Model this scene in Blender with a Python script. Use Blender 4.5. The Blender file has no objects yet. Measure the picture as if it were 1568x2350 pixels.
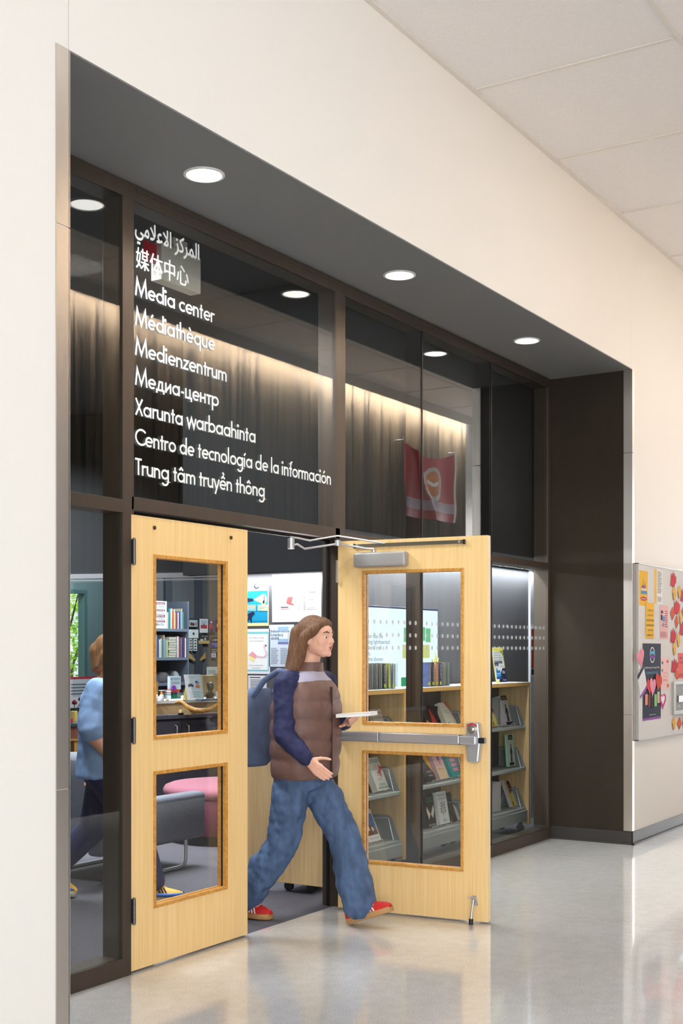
import bpy, bmesh, math, random
from mathutils import Vector, Matrix, Euler
random.seed(7)
PI = math.pi
SC = bpy.context.scene
COL = SC.collection

# ------------------------------------------------------------------ camera
FPX, PPX, HOR, EYE = 2890.0, 784.0, 1492.0, 1.5        # focal length and horizon in 1568x2350 pixels, eye height
ANG = math.atan((2591 - PPX) / FPX)                    # angle between the view and the wall direction X
SA, CA = math.sin(ANG), math.cos(ANG)
CX, CY = -4.4209, -3.9198
cd = bpy.data.cameras.new('camera'); cam = bpy.data.objects.new('camera', cd); COL.objects.link(cam)
cam.location = (CX, CY, EYE); cam.rotation_euler = (PI / 2, 0, ANG - PI / 2)
cd.sensor_fit = 'HORIZONTAL'; cd.sensor_width = 24.0; cd.lens = FPX / 1568 * 24.0
cd.shift_y = (HOR - 1175) / 1568; cd.clip_start = 0.02; cd.clip_end = 200
SC.camera = cam
SC.cycles.sample_clamp_indirect = 30.0
SC.view_settings.view_transform = 'Standard'; SC.view_settings.look = 'None'
SC.view_settings.gamma = 1.0; SC.view_settings.exposure = 0.06; SC.view_settings.use_curve_mapping = False

# ------------------------------------------------------------------ world, room lights and added fill lamps
W = bpy.data.worlds.new('world'); SC.world = W; W.use_nodes = True
bg = W.node_tree.nodes['Background']; bg.inputs[0].default_value = (0.93, 0.96, 1.0, 1); bg.inputs[1].default_value = 1.38

def area(name, loc, rot, sx, sy, power, color=(1, 1, 1), spread=PI):
    l = bpy.data.lights.new(name, 'AREA'); l.shape = 'RECTANGLE'; l.size = sx; l.size_y = sy
    l.energy = power; l.color = color; l.spread = spread
    o = bpy.data.objects.new(name, l); COL.objects.link(o); o.location = loc; o.rotation_euler = rot
    return o
WARM = (1.0, 0.97, 0.93)
for x, pw_ in ((0.1, 4), (2.9, 16), (5.7, 20), (8.5, 10), (11.3, 14)):          # unseen lamps added under the corridor ceiling, a row along the corridor
    area('corridor_ceiling_fill', (x, -2.5, 4.735), (0, 0, 0), 1.2, 0.6, pw_, WARM)
area('corridor_wall_washer', (7.0, -3.945, 4.738), (math.radians(-38), 0, 0), 9.4, 0.05, 1500, (0.98, 0.99, 1.0), math.radians(96))
area('corridor_daylight_fill', (-11.5, -8.6, 2.6), (math.radians(73), 0, math.radians(-60)), 5.0, 3.0, 330, (0.97, 0.985, 1.0), math.radians(135))  # unseen daylight fill added behind the camera, brightens the open door leaf
area('corridor_end_fill', (15.4, -2.6, 2.2), (math.radians(80), 0, math.radians(90)), 3.0, 3.4, 200, (0.98, 0.99, 1.0))  # unseen lamp added at the corridor end to lift the right wall
area('library_shelf_light', (4.05, 0.585, 2.215), (math.radians(-12), 0, 0), 4.0, 0.03, 66, (0.90, 0.95, 1.0))
area('library_shelf_front_fill', (3.5, 0.17, 2.225), (math.radians(12), 0, 0), 2.7, 0.03, 34, (0.95, 0.97, 1.0))  # added strip, hidden behind the transom, to brighten the shelf fronts
area('library_poster_light', (1.93, 0.56, 1.965), (0, math.radians(-14), 0), 0.03, 0.76, 5.5, (0.95, 0.97, 1.0))
area('library_ceiling_fill', (2.6, 2.0, 3.60), (0, 0, 0), 1.2, 1.2, 120, (0.90, 0.95, 1.0), math.radians(120))  # first of two unseen lamps added for general light in the library
area('library_ceiling_fill', (3.4, 4.6, 3.60), (0, 0, 0), 1.2, 1.2, 120, (0.90, 0.95, 1.0), math.radians(120))
area('library_entry_fill', (0.4, 1.2, 3.60), (0, 0, 0), 0.8, 0.8, 90, (0.92, 0.96, 1.0))  # unseen lamp added for more general light near the entry
area('library_corner_fill', (7.4, 7.0, 3.60), (0, 0, 0), 0.8, 0.8, 120, (0.90, 0.96, 1.0))  # unseen lamp added to lift the dark back wall beside the window
area('office_ceiling_light', (6.3, 4.1, 2.95), (0, 0, 0), 1.0, 0.8, 110, (0.92, 0.97, 1.0))

sun = bpy.data.lights.new('sun', 'SUN'); sun.energy = 5.0; sun.color = (1.0, 0.95, 0.86); sun.angle = 0.01
so = bpy.data.objects.new('sun', sun); COL.objects.link(so); so.rotation_euler = (math.radians(-48), 0, math.radians(-28)); so.location = (10, 25, 20)

# ------------------------------------------------------------------ pixel rays, used to find where things stand
def ray(px, py):
    r = (px - PPX) / FPX
    return Vector((r * SA + CA, -r * CA + SA, -(py - HOR) / FPX))
def at(px, py, Y):
    d = ray(px, py); t = (Y - CY) / d.y
    return Vector((CX + t * d.x, Y, EYE + t * d.z))
def atx(px, py, X):
    d = ray(px, py); t = (X - CX) / d.x
    return Vector((X, CY + t * d.y, EYE + t * d.z))
def atz(px, py, Z):
    d = ray(px, py); t = (Z - EYE) / d.z
    return Vector((CX + t * d.x, CY + t * d.y, Z))
def atd(px, py, D):
    d = ray(px, py)
    return Vector((CX + D * d.x, CY + D * d.y, EYE + D * d.z))

# ------------------------------------------------------------------ materials
def lin(c):
    return tuple((v / 255 / 12.92) if v / 255 <= 0.04045 else ((v / 255 + 0.055) / 1.055) ** 2.4 for v in c)
_mats = {}
def mat(name, rgb, rough=0.5, metal=0.0, noise=0.0, nscale=(30, 30, 30), bump=0.0, spec=0.5, coat=0.0, emit=0.0, detail=4, rgb2=None, alpha=1.0):
    if name in _mats: return _mats[name]
    m = bpy.data.materials.new(name); m.use_nodes = True; nt = m.node_tree; N = nt.nodes
    b = N['Principled BSDF']; c = lin(rgb)
    b.inputs['Base Color'].default_value = (*c, 1); b.inputs['Roughness'].default_value = rough
    b.inputs['Metallic'].default_value = metal; b.inputs['Specular IOR Level'].default_value = spec
    b.inputs['Coat Weight'].default_value = coat
    if alpha < 1: b.inputs['Alpha'].default_value = alpha
    if emit:
        b.inputs['Emission Color'].default_value = (*c, 1); b.inputs['Emission Strength'].default_value = emit
    if noise or bump:
        tc = N.new('ShaderNodeTexCoord'); mp = N.new('ShaderNodeMapping'); nz = N.new('ShaderNodeTexNoise')
        mp.inputs['Scale'].default_value = nscale; nz.inputs['Scale'].default_value = 1.0; nz.inputs['Detail'].default_value = detail
        nt.links.new(tc.outputs['Object'], mp.inputs['Vector']); nt.links.new(mp.outputs[0], nz.inputs['Vector'])
        if noise:
            r = N.new('ShaderNodeValToRGB')
            lo = lin(rgb2) if rgb2 else tuple(v * (1 - noise) for v in c)
            hi = tuple(min(1, v * (1 + noise * 0.7)) for v in c)
            r.color_ramp.elements[0].position = 0.3; r.color_ramp.elements[1].position = 0.7
            r.color_ramp.elements[0].color = (*lo, 1); r.color_ramp.elements[1].color = (*hi, 1)
            nt.links.new(nz.outputs['Fac'], r.inputs[0]); nt.links.new(r.outputs[0], b.inputs['Base Color'])
        if bump:
            bp = N.new('ShaderNodeBump'); bp.inputs['Strength'].default_value = bump; bp.inputs['Distance'].default_value = 0.01
            nt.links.new(nz.outputs['Fac'], bp.inputs['Height']); nt.links.new(bp.outputs[0], b.inputs['Normal'])
    _mats[name] = m
    return m
def ink(r, g, b, rough=0.7):
    return mat('paint_%d_%d_%d' % (r, g, b), (r, g, b), rough, noise=0.03, nscale=(60, 60, 60), spec=0.2)
def glass(name, tint=(0.93, 0.955, 0.95), f0=0.04, rough=0.0):
    if name in _mats: return _mats[name]
    m = bpy.data.materials.new(name); m.use_nodes = True; nt = m.node_tree; N = nt.nodes; N.clear()
    out = N.new('ShaderNodeOutputMaterial'); mx = N.new('ShaderNodeMixShader'); tr = N.new('ShaderNodeBsdfTransparent'); gl = N.new('ShaderNodeBsdfGlossy')
    lw = N.new('ShaderNodeLayerWeight'); lw.inputs['Blend'].default_value = 0.5
    p = N.new('ShaderNodeMath'); p.operation = 'POWER'; p.inputs[1].default_value = 5
    k = N.new('ShaderNodeMath'); k.operation = 'MULTIPLY_ADD'; k.inputs[1].default_value = 1 - f0; k.inputs[2].default_value = f0
    nt.links.new(lw.outputs['Facing'], p.inputs[0]); nt.links.new(p.outputs[0], k.inputs[0])
    tr.inputs[0].default_value = (*tint, 1); gl.inputs['Roughness'].default_value = rough; gl.inputs[0].default_value = (1, 1, 1, 1)
    nt.links.new(k.outputs[0], mx.inputs[0]); nt.links.new(tr.outputs[0], mx.inputs[1]); nt.links.new(gl.outputs[0], mx.inputs[2])
    nt.links.new(mx.outputs[0], out.inputs[0]); _mats[name] = m
    return m
def emis(name, rgb, s):
    if name in _mats: return _mats[name]
    m = bpy.data.materials.new(name); m.use_nodes = True; nt = m.node_tree; N = nt.nodes; N.clear()
    out = N.new('ShaderNodeOutputMaterial'); e = N.new('ShaderNodeEmission'); e.inputs[0].default_value = (*lin(rgb), 1); e.inputs[1].default_value = s
    nt.links.new(e.outputs[0], out.inputs[0]); _mats[name] = m
    return m
def wood(name, rgb, dark, gscale=(260, 260, 3.0), rough=0.42, spec=0.5):
    if name in _mats: return _mats[name]
    m = bpy.data.materials.new(name); m.use_nodes = True; nt = m.node_tree; N = nt.nodes; b = N['Principled BSDF']
    tc = N.new('ShaderNodeTexCoord'); outs = []
    for sc, det in ((gscale, 3), (tuple(v * 0.16 for v in gscale[:2]) + (gscale[2] * 0.3,), 2)):
        mp = N.new('ShaderNodeMapping'); mp.inputs['Scale'].default_value = sc; nz = N.new('ShaderNodeTexNoise')
        nz.inputs['Scale'].default_value = 1; nz.inputs['Detail'].default_value = det
        nt.links.new(tc.outputs['Object'], mp.inputs[0]); nt.links.new(mp.outputs[0], nz.inputs['Vector']); outs.append(nz)
    mx = N.new('ShaderNodeMath'); mx.operation = 'MULTIPLY_ADD'; mx.inputs[1].default_value = 0.65
    ml = N.new('ShaderNodeMath'); ml.operation = 'MULTIPLY'; ml.inputs[1].default_value = 0.35
    nt.links.new(outs[1].outputs['Fac'], ml.inputs[0]); nt.links.new(outs[0].outputs['Fac'], mx.inputs[0]); nt.links.new(ml.outputs[0], mx.inputs[2])
    r = N.new('ShaderNodeValToRGB'); r.color_ramp.elements[0].position = 0.33; r.color_ramp.elements[1].position = 0.62
    r.color_ramp.elements[0].color = (*lin(dark), 1); r.color_ramp.elements[1].color = (*lin(rgb), 1)
    nt.links.new(mx.outputs[0], r.inputs[0]); nt.links.new(r.outputs[0], b.inputs['Base Color']); b.inputs['Roughness'].default_value = rough; b.inputs['Specular IOR Level'].default_value = spec
    _mats[name] = m
    return m

CREAM = mat('cream_wall_paint', (238, 234, 227), 0.55, bump=0.04, nscale=(160, 160, 160))
CEIL = mat('white_ceiling_tile', (238, 233, 229), 0.9, noise=0.04, nscale=(90, 90, 90), bump=0.1)
TBAR = mat('white_ceiling_grid', (225, 218, 208), 0.5)
BRONZE = mat('dark_bronze_aluminium', (80, 69, 60), 0.42, metal=0.25, noise=0.06, nscale=(40, 40, 2), spec=0.3)
BLACKM = mat('black_metal', (28, 27, 29), 0.4, metal=0.2)
REVEAL = mat('brown_reveal_panel', (52, 45, 38), 0.7, spec=0.12, noise=0.06, nscale=(6, 6, 3))
SOFFIT = mat('charcoal_soffit_paint', (124, 123, 123), 0.6, bump=0.03, nscale=(120, 120, 120))
STEEL = mat('brushed_stainless_steel', (205, 198, 190), 0.3, metal=1.0)
CHROME = mat('satin_chrome', (196, 196, 200), 0.3, metal=0.6)
ALU = mat('grey_aluminium_paint', (168, 166, 164), 0.38, metal=0.25)
BASEB = mat('black_rubber_base', (52, 48, 46), 0.45, noise=0.05)
OAK = wood('oak_veneer', (251, 216, 155), (237, 196, 128))
OAKTRIM = wood('oak_trim', (220, 162, 78), (188, 126, 50), gscale=(60, 60, 60))
OAKEDGE = mat('oak_door_edge', (244, 218, 168), 0.5, noise=0.05, nscale=(80, 80, 4))
SHELFWOOD = wood('shelf_oak', (214, 184, 136), (190, 156, 108), gscale=(200, 200, 3.0))
SHELFEDGE = mat('oak_edge_band', (218, 172, 98), 0.45)
GREYMET = mat('grey_shelf_metal', (150, 155, 150), 0.5)
GREYTOP = mat('grey_laminate_top', (186, 190, 190), 0.4)
FELT = mat('charcoal_felt', (84, 84, 88), 0.9, noise=0.35, nscale=(420, 420, 420), bump=0.2)
DARKWALL = mat('dark_grey_wall_paint', (48, 51, 52), 0.75)
BULK = mat('near_black_bulkhead_paint', (44, 46, 48), 0.85, spec=0.2)
DARKCEIL = mat('dark_ceiling_paint', (46, 47, 50), 0.9)
CARPET = mat('grey_carpet', (84, 82, 89), 0.95, noise=0.65, nscale=(170, 170, 170), bump=0.35)
GLASS = glass('storefront_glass', (0.965, 0.98, 0.975)); DGLASS = glass('door_glass', (0.985, 0.99, 0.988), 0.03)
WHITE = mat('white_vinyl', (238, 240, 238), 0.5); PAPER = mat('white_paper', (240, 240, 240), 0.7, noise=0.02, nscale=(20, 20, 20))
BLACK = ink(24, 24, 28); PLASTIC = mat('black_plastic', (30, 30, 33), 0.35)

# ------------------------------------------------------------------ mesh builder
class MB:
    def __init__(s): s.v = []; s.f = []; s.smooth = []; s.uvs = None
    def add(s, vs, fs, smooth=False):
        o = len(s.v); s.v += [Vector(p) for p in vs]; s.f += [tuple(i + o for i in f) for f in fs]; s.smooth += [smooth] * len(fs); return s
    def box(s, x0, x1, y0, y1, z0, z1):
        x0, x1 = min(x0, x1), max(x0, x1); y0, y1 = min(y0, y1), max(y0, y1); z0, z1 = min(z0, z1), max(z0, z1)
        return s.add([(x, y, z) for z in (z0, z1) for y in (y0, y1) for x in (x0, x1)],
                     [(0, 2, 3, 1), (4, 5, 7, 6), (0, 1, 5, 4), (2, 6, 7, 3), (0, 4, 6, 2), (1, 3, 7, 5)])
    def obox(s, c, u, v, w, a, b, d):                                 # box centred at c along axes u, v, w, half sizes a, b, d
        c, u, v, w = Vector(c), Vector(u).normalized() * a, Vector(v).normalized() * b, Vector(w).normalized() * d
        return s.add([c + u * i + v * j + w * k for k in (-1, 1) for j in (-1, 1) for i in (-1, 1)],
                     [(0, 2, 3, 1), (4, 5, 7, 6), (0, 1, 5, 4), (2, 6, 7, 3), (0, 4, 6, 2), (1, 3, 7, 5)])
    def rbox(s, x0, x1, y0, y1, z0, z1, r, seg=3):                    # box with rounded edges
        bm = bmesh.new(); bmesh.ops.create_cube(bm, size=1)
        for v in bm.verts: v.co = Vector(((x0 + x1) / 2 + v.co.x * (x1 - x0), (y0 + y1) / 2 + v.co.y * (y1 - y0), (z0 + z1) / 2 + v.co.z * (z1 - z0)))
        bmesh.ops.bevel(bm, geom=bm.edges[:], offset=r, segments=seg, profile=0.5, affect='EDGES')
        bm.verts.index_update(); s.add([v.co.copy() for v in bm.verts], [tuple(v.index for v in f.verts) for f in bm.faces], True); bm.free(); return s
    def loft(s, rings, caps=True, smooth=True, closed=True):
        n = len(rings[0]); vs = [p for r in rings for p in r]; fs = []
        for i in range(len(rings) - 1):
            for j in range(n if closed else n - 1):
                k = (j + 1) % n; fs.append((i * n + j, i * n + k, (i + 1) * n + k, (i + 1) * n + j))
        if caps: fs.append(tuple(range(n - 1, -1, -1))); fs.append(tuple((len(rings) - 1) * n + j for j in range(n)))
        return s.add(vs, fs, smooth)
    def tube(s, pts, r, n=10, caps=True):
        pts = [Vector(p) for p in pts]; rs = r if isinstance(r, (list, tuple)) else [r] * len(pts); rings = []; up = None
        for i, p in enumerate(pts):
            t = (pts[min(i + 1, len(pts) - 1)] - pts[max(i - 1, 0)]).normalized()
            if up is None: up = Vector((0, 0, 1)) if abs(t.z) < 0.9 else Vector((1, 0, 0))
            a = (up - t * up.dot(t)).normalized(); b = t.cross(a); up = a
            rings.append([p + (a * math.cos(2 * PI * k / n) + b * math.sin(2 * PI * k / n)) * rs[i] for k in range(n)])
        return s.loft(rings, caps)
    def cyl(s, p0, p1, r, n=20): return s.tube([p0, p1], r, n)
    def lathe(s, prof, c, n=28, caps=True):
        c = Vector(c)
        return s.loft([[c + Vector((r * math.cos(2 * PI * k / n), r * math.sin(2 * PI * k / n), z)) for k in range(n)] for r, z in prof], caps)
    def capsule(s, p0, p1, r0, r1=None, n=14, m=5):
        p0, p1 = Vector(p0), Vector(p1); r1 = r0 if r1 is None else r1; t = (p1 - p0)
        t = t.normalized() if t.length > 1e-6 else Vector((0, 0, 1)); up = Vector((0, 0, 1)) if abs(t.z) < 0.9 else Vector((1, 0, 0))
        a = (up - t * up.dot(t)).normalized(); b = t.cross(a); rings = []
        for (p, r, A0, A1) in ((p0, r0, -PI / 2, 0), (p1, r1, 0, PI / 2)):
            for i in range(m + 1):
                ph = A0 + (A1 - A0) * i / m; rr = max(r * math.cos(ph), r * 0.02)
                rings.append([p + t * r * math.sin(ph) + (a * math.cos(2 * PI * k / n) + b * math.sin(2 * PI * k / n)) * rr for k in range(n)])
        return s.loft(rings)
    def ell(s, c, rad, rot=None, n=20, m=12):
        c = Vector(c); R = Euler(rot).to_matrix() if rot else Matrix.Identity(3); rings = []
        for i in range(m + 1):
            ph = -PI / 2 + PI * i / m; cr = max(math.cos(ph), 0.01)
            rings.append([c + R @ Vector((rad[0] * cr * math.cos(2 * PI * k / n), rad[1] * cr * math.sin(2 * PI * k / n), rad[2] * math.sin(ph))) for k in range(n)])
        return s.loft(rings)
    def prism(s, pts, d):                                             # polygon pts extruded by vector d
        pts = [Vector(p) for p in pts]; d = Vector(d); n = len(pts)
        return s.add(pts + [p + d for p in pts], [tuple(range(n)), tuple(range(2 * n - 1, n - 1, -1))] + [(i, i + n, (i + 1) % n + n, (i + 1) % n) for i in range(n)])
    def text(s, body, size, M, align='LEFT', width=None, d=0.0, bold=0.0):      # lettering laid in the local XY plane of matrix M
        c = bpy.data.curves.new('t', 'FONT'); c.body = body; c.size = size; c.align_x = align; c.resolution_u = 3; c.extrude = d; c.offset = bold
        o = bpy.data.objects.new('t', c); COL.objects.link(o); dg = bpy.context.evaluated_depsgraph_get(); e = o.evaluated_get(dg); me = e.to_mesh()
        co = [v.co.copy() for v in me.vertices]; fs = [tuple(p.vertices) for p in me.polygons]
        if width and co:
            x0 = min(p.x for p in co); x1 = max(p.x for p in co); k = width / max(1e-6, x1 - x0)
            for p in co: p.x = (p.x - (x0 if align == 'LEFT' else 0)) * k
        e.to_mesh_clear(); bpy.data.objects.remove(o); bpy.data.curves.remove(c)
        return s.add([M @ p for p in co], fs)

def inv(root):
    if root is None: return Matrix.Identity(4)
    m = Matrix.Identity(4); chain = []
    while root is not None: chain.append(root); root = root.parent
    for r in reversed(chain): m = m @ (Matrix.Translation(r.location) @ r.rotation_euler.to_matrix().to_4x4())
    return m.inverted()
def obj(name, mb, m, parent=None, local=False, label=None, kind=None, bevel=0.0, flat=False):
    """One mesh object; coordinates are the room's unless local, then they are the parent's."""
    T = Matrix.Identity(4) if local else inv(parent)
    me = bpy.data.meshes.new(name); me.from_pydata([T @ p for p in mb.v], [], mb.f)
    me.polygons.foreach_set('use_smooth', mb.smooth); me.materials.append(m)
    if not flat:
        bm = bmesh.new(); bm.from_mesh(me); bmesh.ops.recalc_face_normals(bm, faces=bm.faces); bm.to_mesh(me); bm.free()
    if any(mb.smooth): me.set_sharp_from_angle(angle=math.radians(50))
    me.update(); o = bpy.data.objects.new(name, me); COL.objects.link(o); o.parent = parent
    if label: o['label'] = label
    if kind: o['kind'] = kind
    if bevel:
        b = o.modifiers.new('bevel', 'BEVEL'); b.width = bevel; b.segments = 2; b.limit_method = 'ANGLE'
    return o
def struct(name, mb, m, bevel=0.0): return obj(name, mb, m, kind='structure', bevel=bevel)
def tag(o, label, cat, group=None, kind=None):
    o['label'] = label; o['category'] = cat
    if group: o['group'] = group
    if kind: o['kind'] = kind
    return o
def thing(name, label, cat, loc=(0, 0, 0), rot=(0, 0, 0), group=None, kind=None):
    o = bpy.data.objects.new(name, None); COL.objects.link(o); o.location = loc; o.rotation_euler = rot; o.empty_display_size = 0.05
    return tag(o, label, cat, group, kind)
def dup(src, loc, rot=None, label=None, group=None):
    def cp(o, par):
        c = o.copy(); COL.objects.link(c); c.parent = par
        for ch in o.children: cp(ch, c)
        return c
    r = cp(src, None); r.location = loc
    if rot: r.rotation_euler = rot
    if label: r['label'] = label
    if group: r['group'] = group
    return r
def soft(o, vox=0.006, it=6, fac=0.5, sub=None):                      # merges overlapping volumes into one smooth continuous skin
    m = o.modifiers.new('merge', 'REMESH'); m.mode = 'VOXEL'; m.voxel_size = vox; m.use_smooth_shade = True
    s = o.modifiers.new('smooth', 'SMOOTH'); s.factor = fac; s.iterations = it
    return o
def frame_m(o, u, v):                                                 # matrix whose XY plane is spanned by u, v at o
    u, v = Vector(u).normalized(), Vector(v).normalized(); w = u.cross(v)
    return Matrix(((u.x, v.x, w.x, o[0]), (u.y, v.y, w.y, o[1]), (u.z, v.z, w.z, o[2]), (0, 0, 0, 1)))

# ================================================================== THE SETTING
WY = -0.677                                                           # face of the corridor wall; the storefront stands at y = 0
XL, XR, ZH, ZC = -1.091, 4.985, 3.664, 4.76

fl = mat('polished_concrete', (172, 168, 162), 0.1, noise=0.0)
def concrete():
    nt = fl.node_tree; N = nt.nodes; b = N['Principled BSDF']; tc = N.new('ShaderNodeTexCoord'); parts = []
    for sc, det in ((1.1, 5), (150, 2), (14, 4)):
        nz = N.new('ShaderNodeTexNoise'); nz.inputs['Scale'].default_value = sc; nz.inputs['Detail'].default_value = det
        nt.links.new(tc.outputs['Object'], nz.inputs['Vector']); parts.append(nz)
    a = N.new('ShaderNodeMath'); a.operation = 'MULTIPLY_ADD'; a.inputs[1].default_value = 0.16
    c = N.new('ShaderNodeMath'); c.operation = 'MULTIPLY'; c.inputs[1].default_value = 0.64
    d = N.new('ShaderNodeMath'); d.operation = 'MULTIPLY_ADD'; d.inputs[1].default_value = 0.2
    nt.links.new(parts[1].outputs['Fac'], c.inputs[0]); nt.links.new(parts[2].outputs['Fac'], d.inputs[0]); nt.links.new(c.outputs[0], d.inputs[2])
    nt.links.new(parts[0].outputs['Fac'], a.inputs[0]); nt.links.new(d.outputs[0], a.inputs[2])
    r = N.new('ShaderNodeValToRGB'); r.color_ramp.elements[0].position = 0.34; r.color_ramp.elements[1].position = 0.66
    r.color_ramp.elements[0].color = (*lin((184, 183, 181)), 1); r.color_ramp.elements[1].color = (*lin((222, 221, 219)), 1)
    nt.links.new(a.outputs[0], r.inputs[0]); nt.links.new(r.outputs[0], b.inputs['Base Color'])
    b.inputs['Roughness'].default_value = 0.11; b.inputs['IOR'].default_value = 1.6; b.inputs['Coat Weight'].default_value = 0.6; b.inputs['Coat Roughness'].default_value = 0.04
concrete()
f = MB(); xs = [-14, -0.72, 2.235, 5.2, 8.2, 16]
for i in range(len(xs) - 1):
    for (y0, y1) in ((-9, -3.2), (-3.2, 0.03)): f.box(xs[i] + 0.002, xs[i + 1] - 0.002, y0 + 0.002, y1, -0.1, 0)
struct('floor', f, fl)
struct('floor_joint_filler', MB().box(-14, 16, -9, 0.03, -0.12, -0.004), ink(110, 106, 102))
struct('floor_carpet', MB().box(-6, 12, 0.03, 9.0, -0.1, 0.0), CARPET)
struct('ceiling', MB().box(-14, 16, -9, WY, ZC, ZC + 0.08), CEIL)
t = MB(); k = -12
x = 0.988 - 1.2192 * 10
while x < 14: t.box(x - 0.014, x + 0.014, -9, WY, ZC - 0.005, ZC + 0.002); x += 1.2192
for y in (-1.89, -3.11, -4.33): t.box(-14, 16, y - 0.014, y + 0.014, ZC - 0.0055, ZC + 0.002)
t.box(-14, 16, WY - 0.03, WY, ZC - 0.012, ZC + 0.002)
struct('trim_ceiling_grid', t, TBAR)
struct('wall_left', MB().box(-12, XL - 0.003, WY, WY + 0.25, 0, ZC), CREAM)
struct('wall_header', MB().box(XL, XR - 0.028, WY, 0.25, ZH + 0.002, ZC), CREAM)
struct('wall_header_backing', MB().box(XL - 0.02, XR + 0.02, WY + 0.006, 0.2, ZH + 0.01, ZC - 0.01), ink(120, 112, 100))
struct('wall_right', MB().box(XR - 0.025, 14, WY, WY + 0.2, ZH, ZC).box(XR + 0.03, 14, WY, WY + 0.2, 0, ZH), CREAM)
struct('wall_reveal', MB().box(XR, XR + 0.2, WY + 0.004, 0.12, 0, ZH), REVEAL)
struct('wall_reveal.001', MB().box(XL - 0.2, XL, WY + 0.004, 0.12, 0, ZH), REVEAL)
struct('ceiling_soffit', MB().box(XL, XR, WY + 0.001, 0.12, ZH - 0.004, ZH), SOFFIT)
# stainless corner guards with their joints
def guard(name, x0, x1, ry, rx):
    g = MB()
    for z0, z1 in ((0.0 if x0 < 0 else 0.105, 1.0), (1.002, 3.02), (3.0235, ZH)):
        g.box(x0, x1, WY - 0.004, WY + 0.004, z0, z1); g.box(rx - 0.004, rx + 0.004, WY - 0.004, ry, z0, z1)
    struct(name, g, STEEL, 0.0008)
guard('trim_1', XL - 0.067, XL, WY + 0.07, XL); guard('trim_2', XR, XR + 0.045, WY + 0.066, XR)
b = MB().box(XR - 0.008, 14, WY - 0.008, WY, 0, 0.1).box(XR - 0.008, XR, WY - 0.008, -0.012, 0, 0.1)
b.box(XR - 0.016, 14, WY - 0.02, WY, 0, 0.012).box(XR - 0.016, XR, WY - 0.02, -0.012, 0, 0.012)
struct('baseboard_right', b, BASEB, 0.002)
struct('baseboard_left', MB().box(-12, XL - 0.068, WY - 0.008, WY, 0, 0.1), BASEB)

# opposite corridor wall, seen in the storefront glass
OPP = -4.06
pw = wood('brown_plank_wall', (92, 77, 59), (26, 21, 17), gscale=(26, 26, 0.7), rough=0.8, spec=0.08)
o_ = MB(); x = 1.6
while x < 11.6:
    w_ = 0.14; o_.box(x + 0.0015, min(x + w_, 11.66) - 0.0015, OPP - 0.1, OPP + random.uniform(-0.003, 0.003), 0, ZC); x += w_
struct('wall_opposite', o_, pw)
struct('trim_cove', MB().box(1.6, 11.66, OPP + 0.165, OPP + 0.185, ZC - 0.12, ZC), mat('white_cove_lip', (210, 205, 198), 0.6))
struct('trim_3', MB().box(11.66, 11.87, OPP - 0.1, OPP + 0.004, 0, ZC), STEEL)

# ------------------------------------------------------------------ storefront: one frame with its mullions, panes and decals
wf = bpy.data.objects.new('window_1', None); COL.objects.link(wf); wf['kind'] = 'structure'
wf['label'] = 'dark bronze storefront frame with glass panes around the two oak doors'; wf['category'] = 'storefront window'
FY0, FY1 = -0.012, 0.11
def member(name, *boxes, m=BRONZE):
    q = MB()
    for bx in boxes: q.box(*bx)
    return obj(name, q, m, wf, bevel=0.0012)
member('mullion', (XL + 0.004, XL + 0.05, FY0, FY1, 0, ZH - 0.006))
member('mullion', (-0.062, -0.003, FY0, FY1, 0, 2.131), (-0.062, 0.015, FY0, FY1, 2.131, 3.585))
member('mullion', (1.813, 1.872, FY0, FY1, 0, 2.145), (1.765, 1.872, FY0, FY1, 2.145, 3.585))
member('mullion', (4.922, 4.979, FY0, FY1, 0, ZH - 0.006))
for mx in (2.837, 3.891):
    member('mullion', (mx - 0.014, mx + 0.016, 0.006, FY1, 0, ZH - 0.006), m=BLACKM)
    obj('glazing_joint', MB().box(mx - 0.006, mx + 0.007, -0.0055, 0.006, 0.086, 3.585), BLACKM, wf)
member('head', (XL + 0.05, 4.922, FY0, FY1, 3.585, ZH - 0.006), (0.03, 4.9, -0.018, FY0, 3.632, 3.640))
member('transom', (XL + 0.05, -0.062, FY0, FY1, 2.131, 2.192))
member('transom', (0.0, 1.813, FY0, FY1, 2.15, 2.211))
member('transom', (1.872, 4.922, FY0, FY1, 2.144, 2.192))
member('sill', (XL + 0.05, -0.062, FY0, FY1, 0, 0.086)); member('sill', (1.872, 4.922, FY0, FY1, 0, 0.086))
obj('door_stop', MB().box(0.0, 1.813, 0.06, 0.075, 2.135, 2.15).box(-0.003, 0.012, 0.06, 0.075, 0, 2.15).box(1.8, 1.813, 0.06, 0.075, 0, 2.15), BLACKM, wf)
for x0, x1, z0, z1 in ((XL + 0.05, -0.062, 0.086, 2.131), (XL + 0.05, -0.062, 2.192, 3.585), (0.015, 1.765, 2.211, 3.585), (1.872, 2.831, 2.192, 3.585),
                       (2.844, 3.885, 2.192, 3.585), (3.898, 4.922, 2.192, 3.585), (1.872, 2.831, 0.086, 2.144), (2.844, 3.885, 0.086, 2.144), (3.898, 4.922, 0.086, 2.144)):
    obj('glass_pane', MB().box(x0, x1, -0.0025, 0.0025, z0, z1), GLASS, wf)
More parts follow.
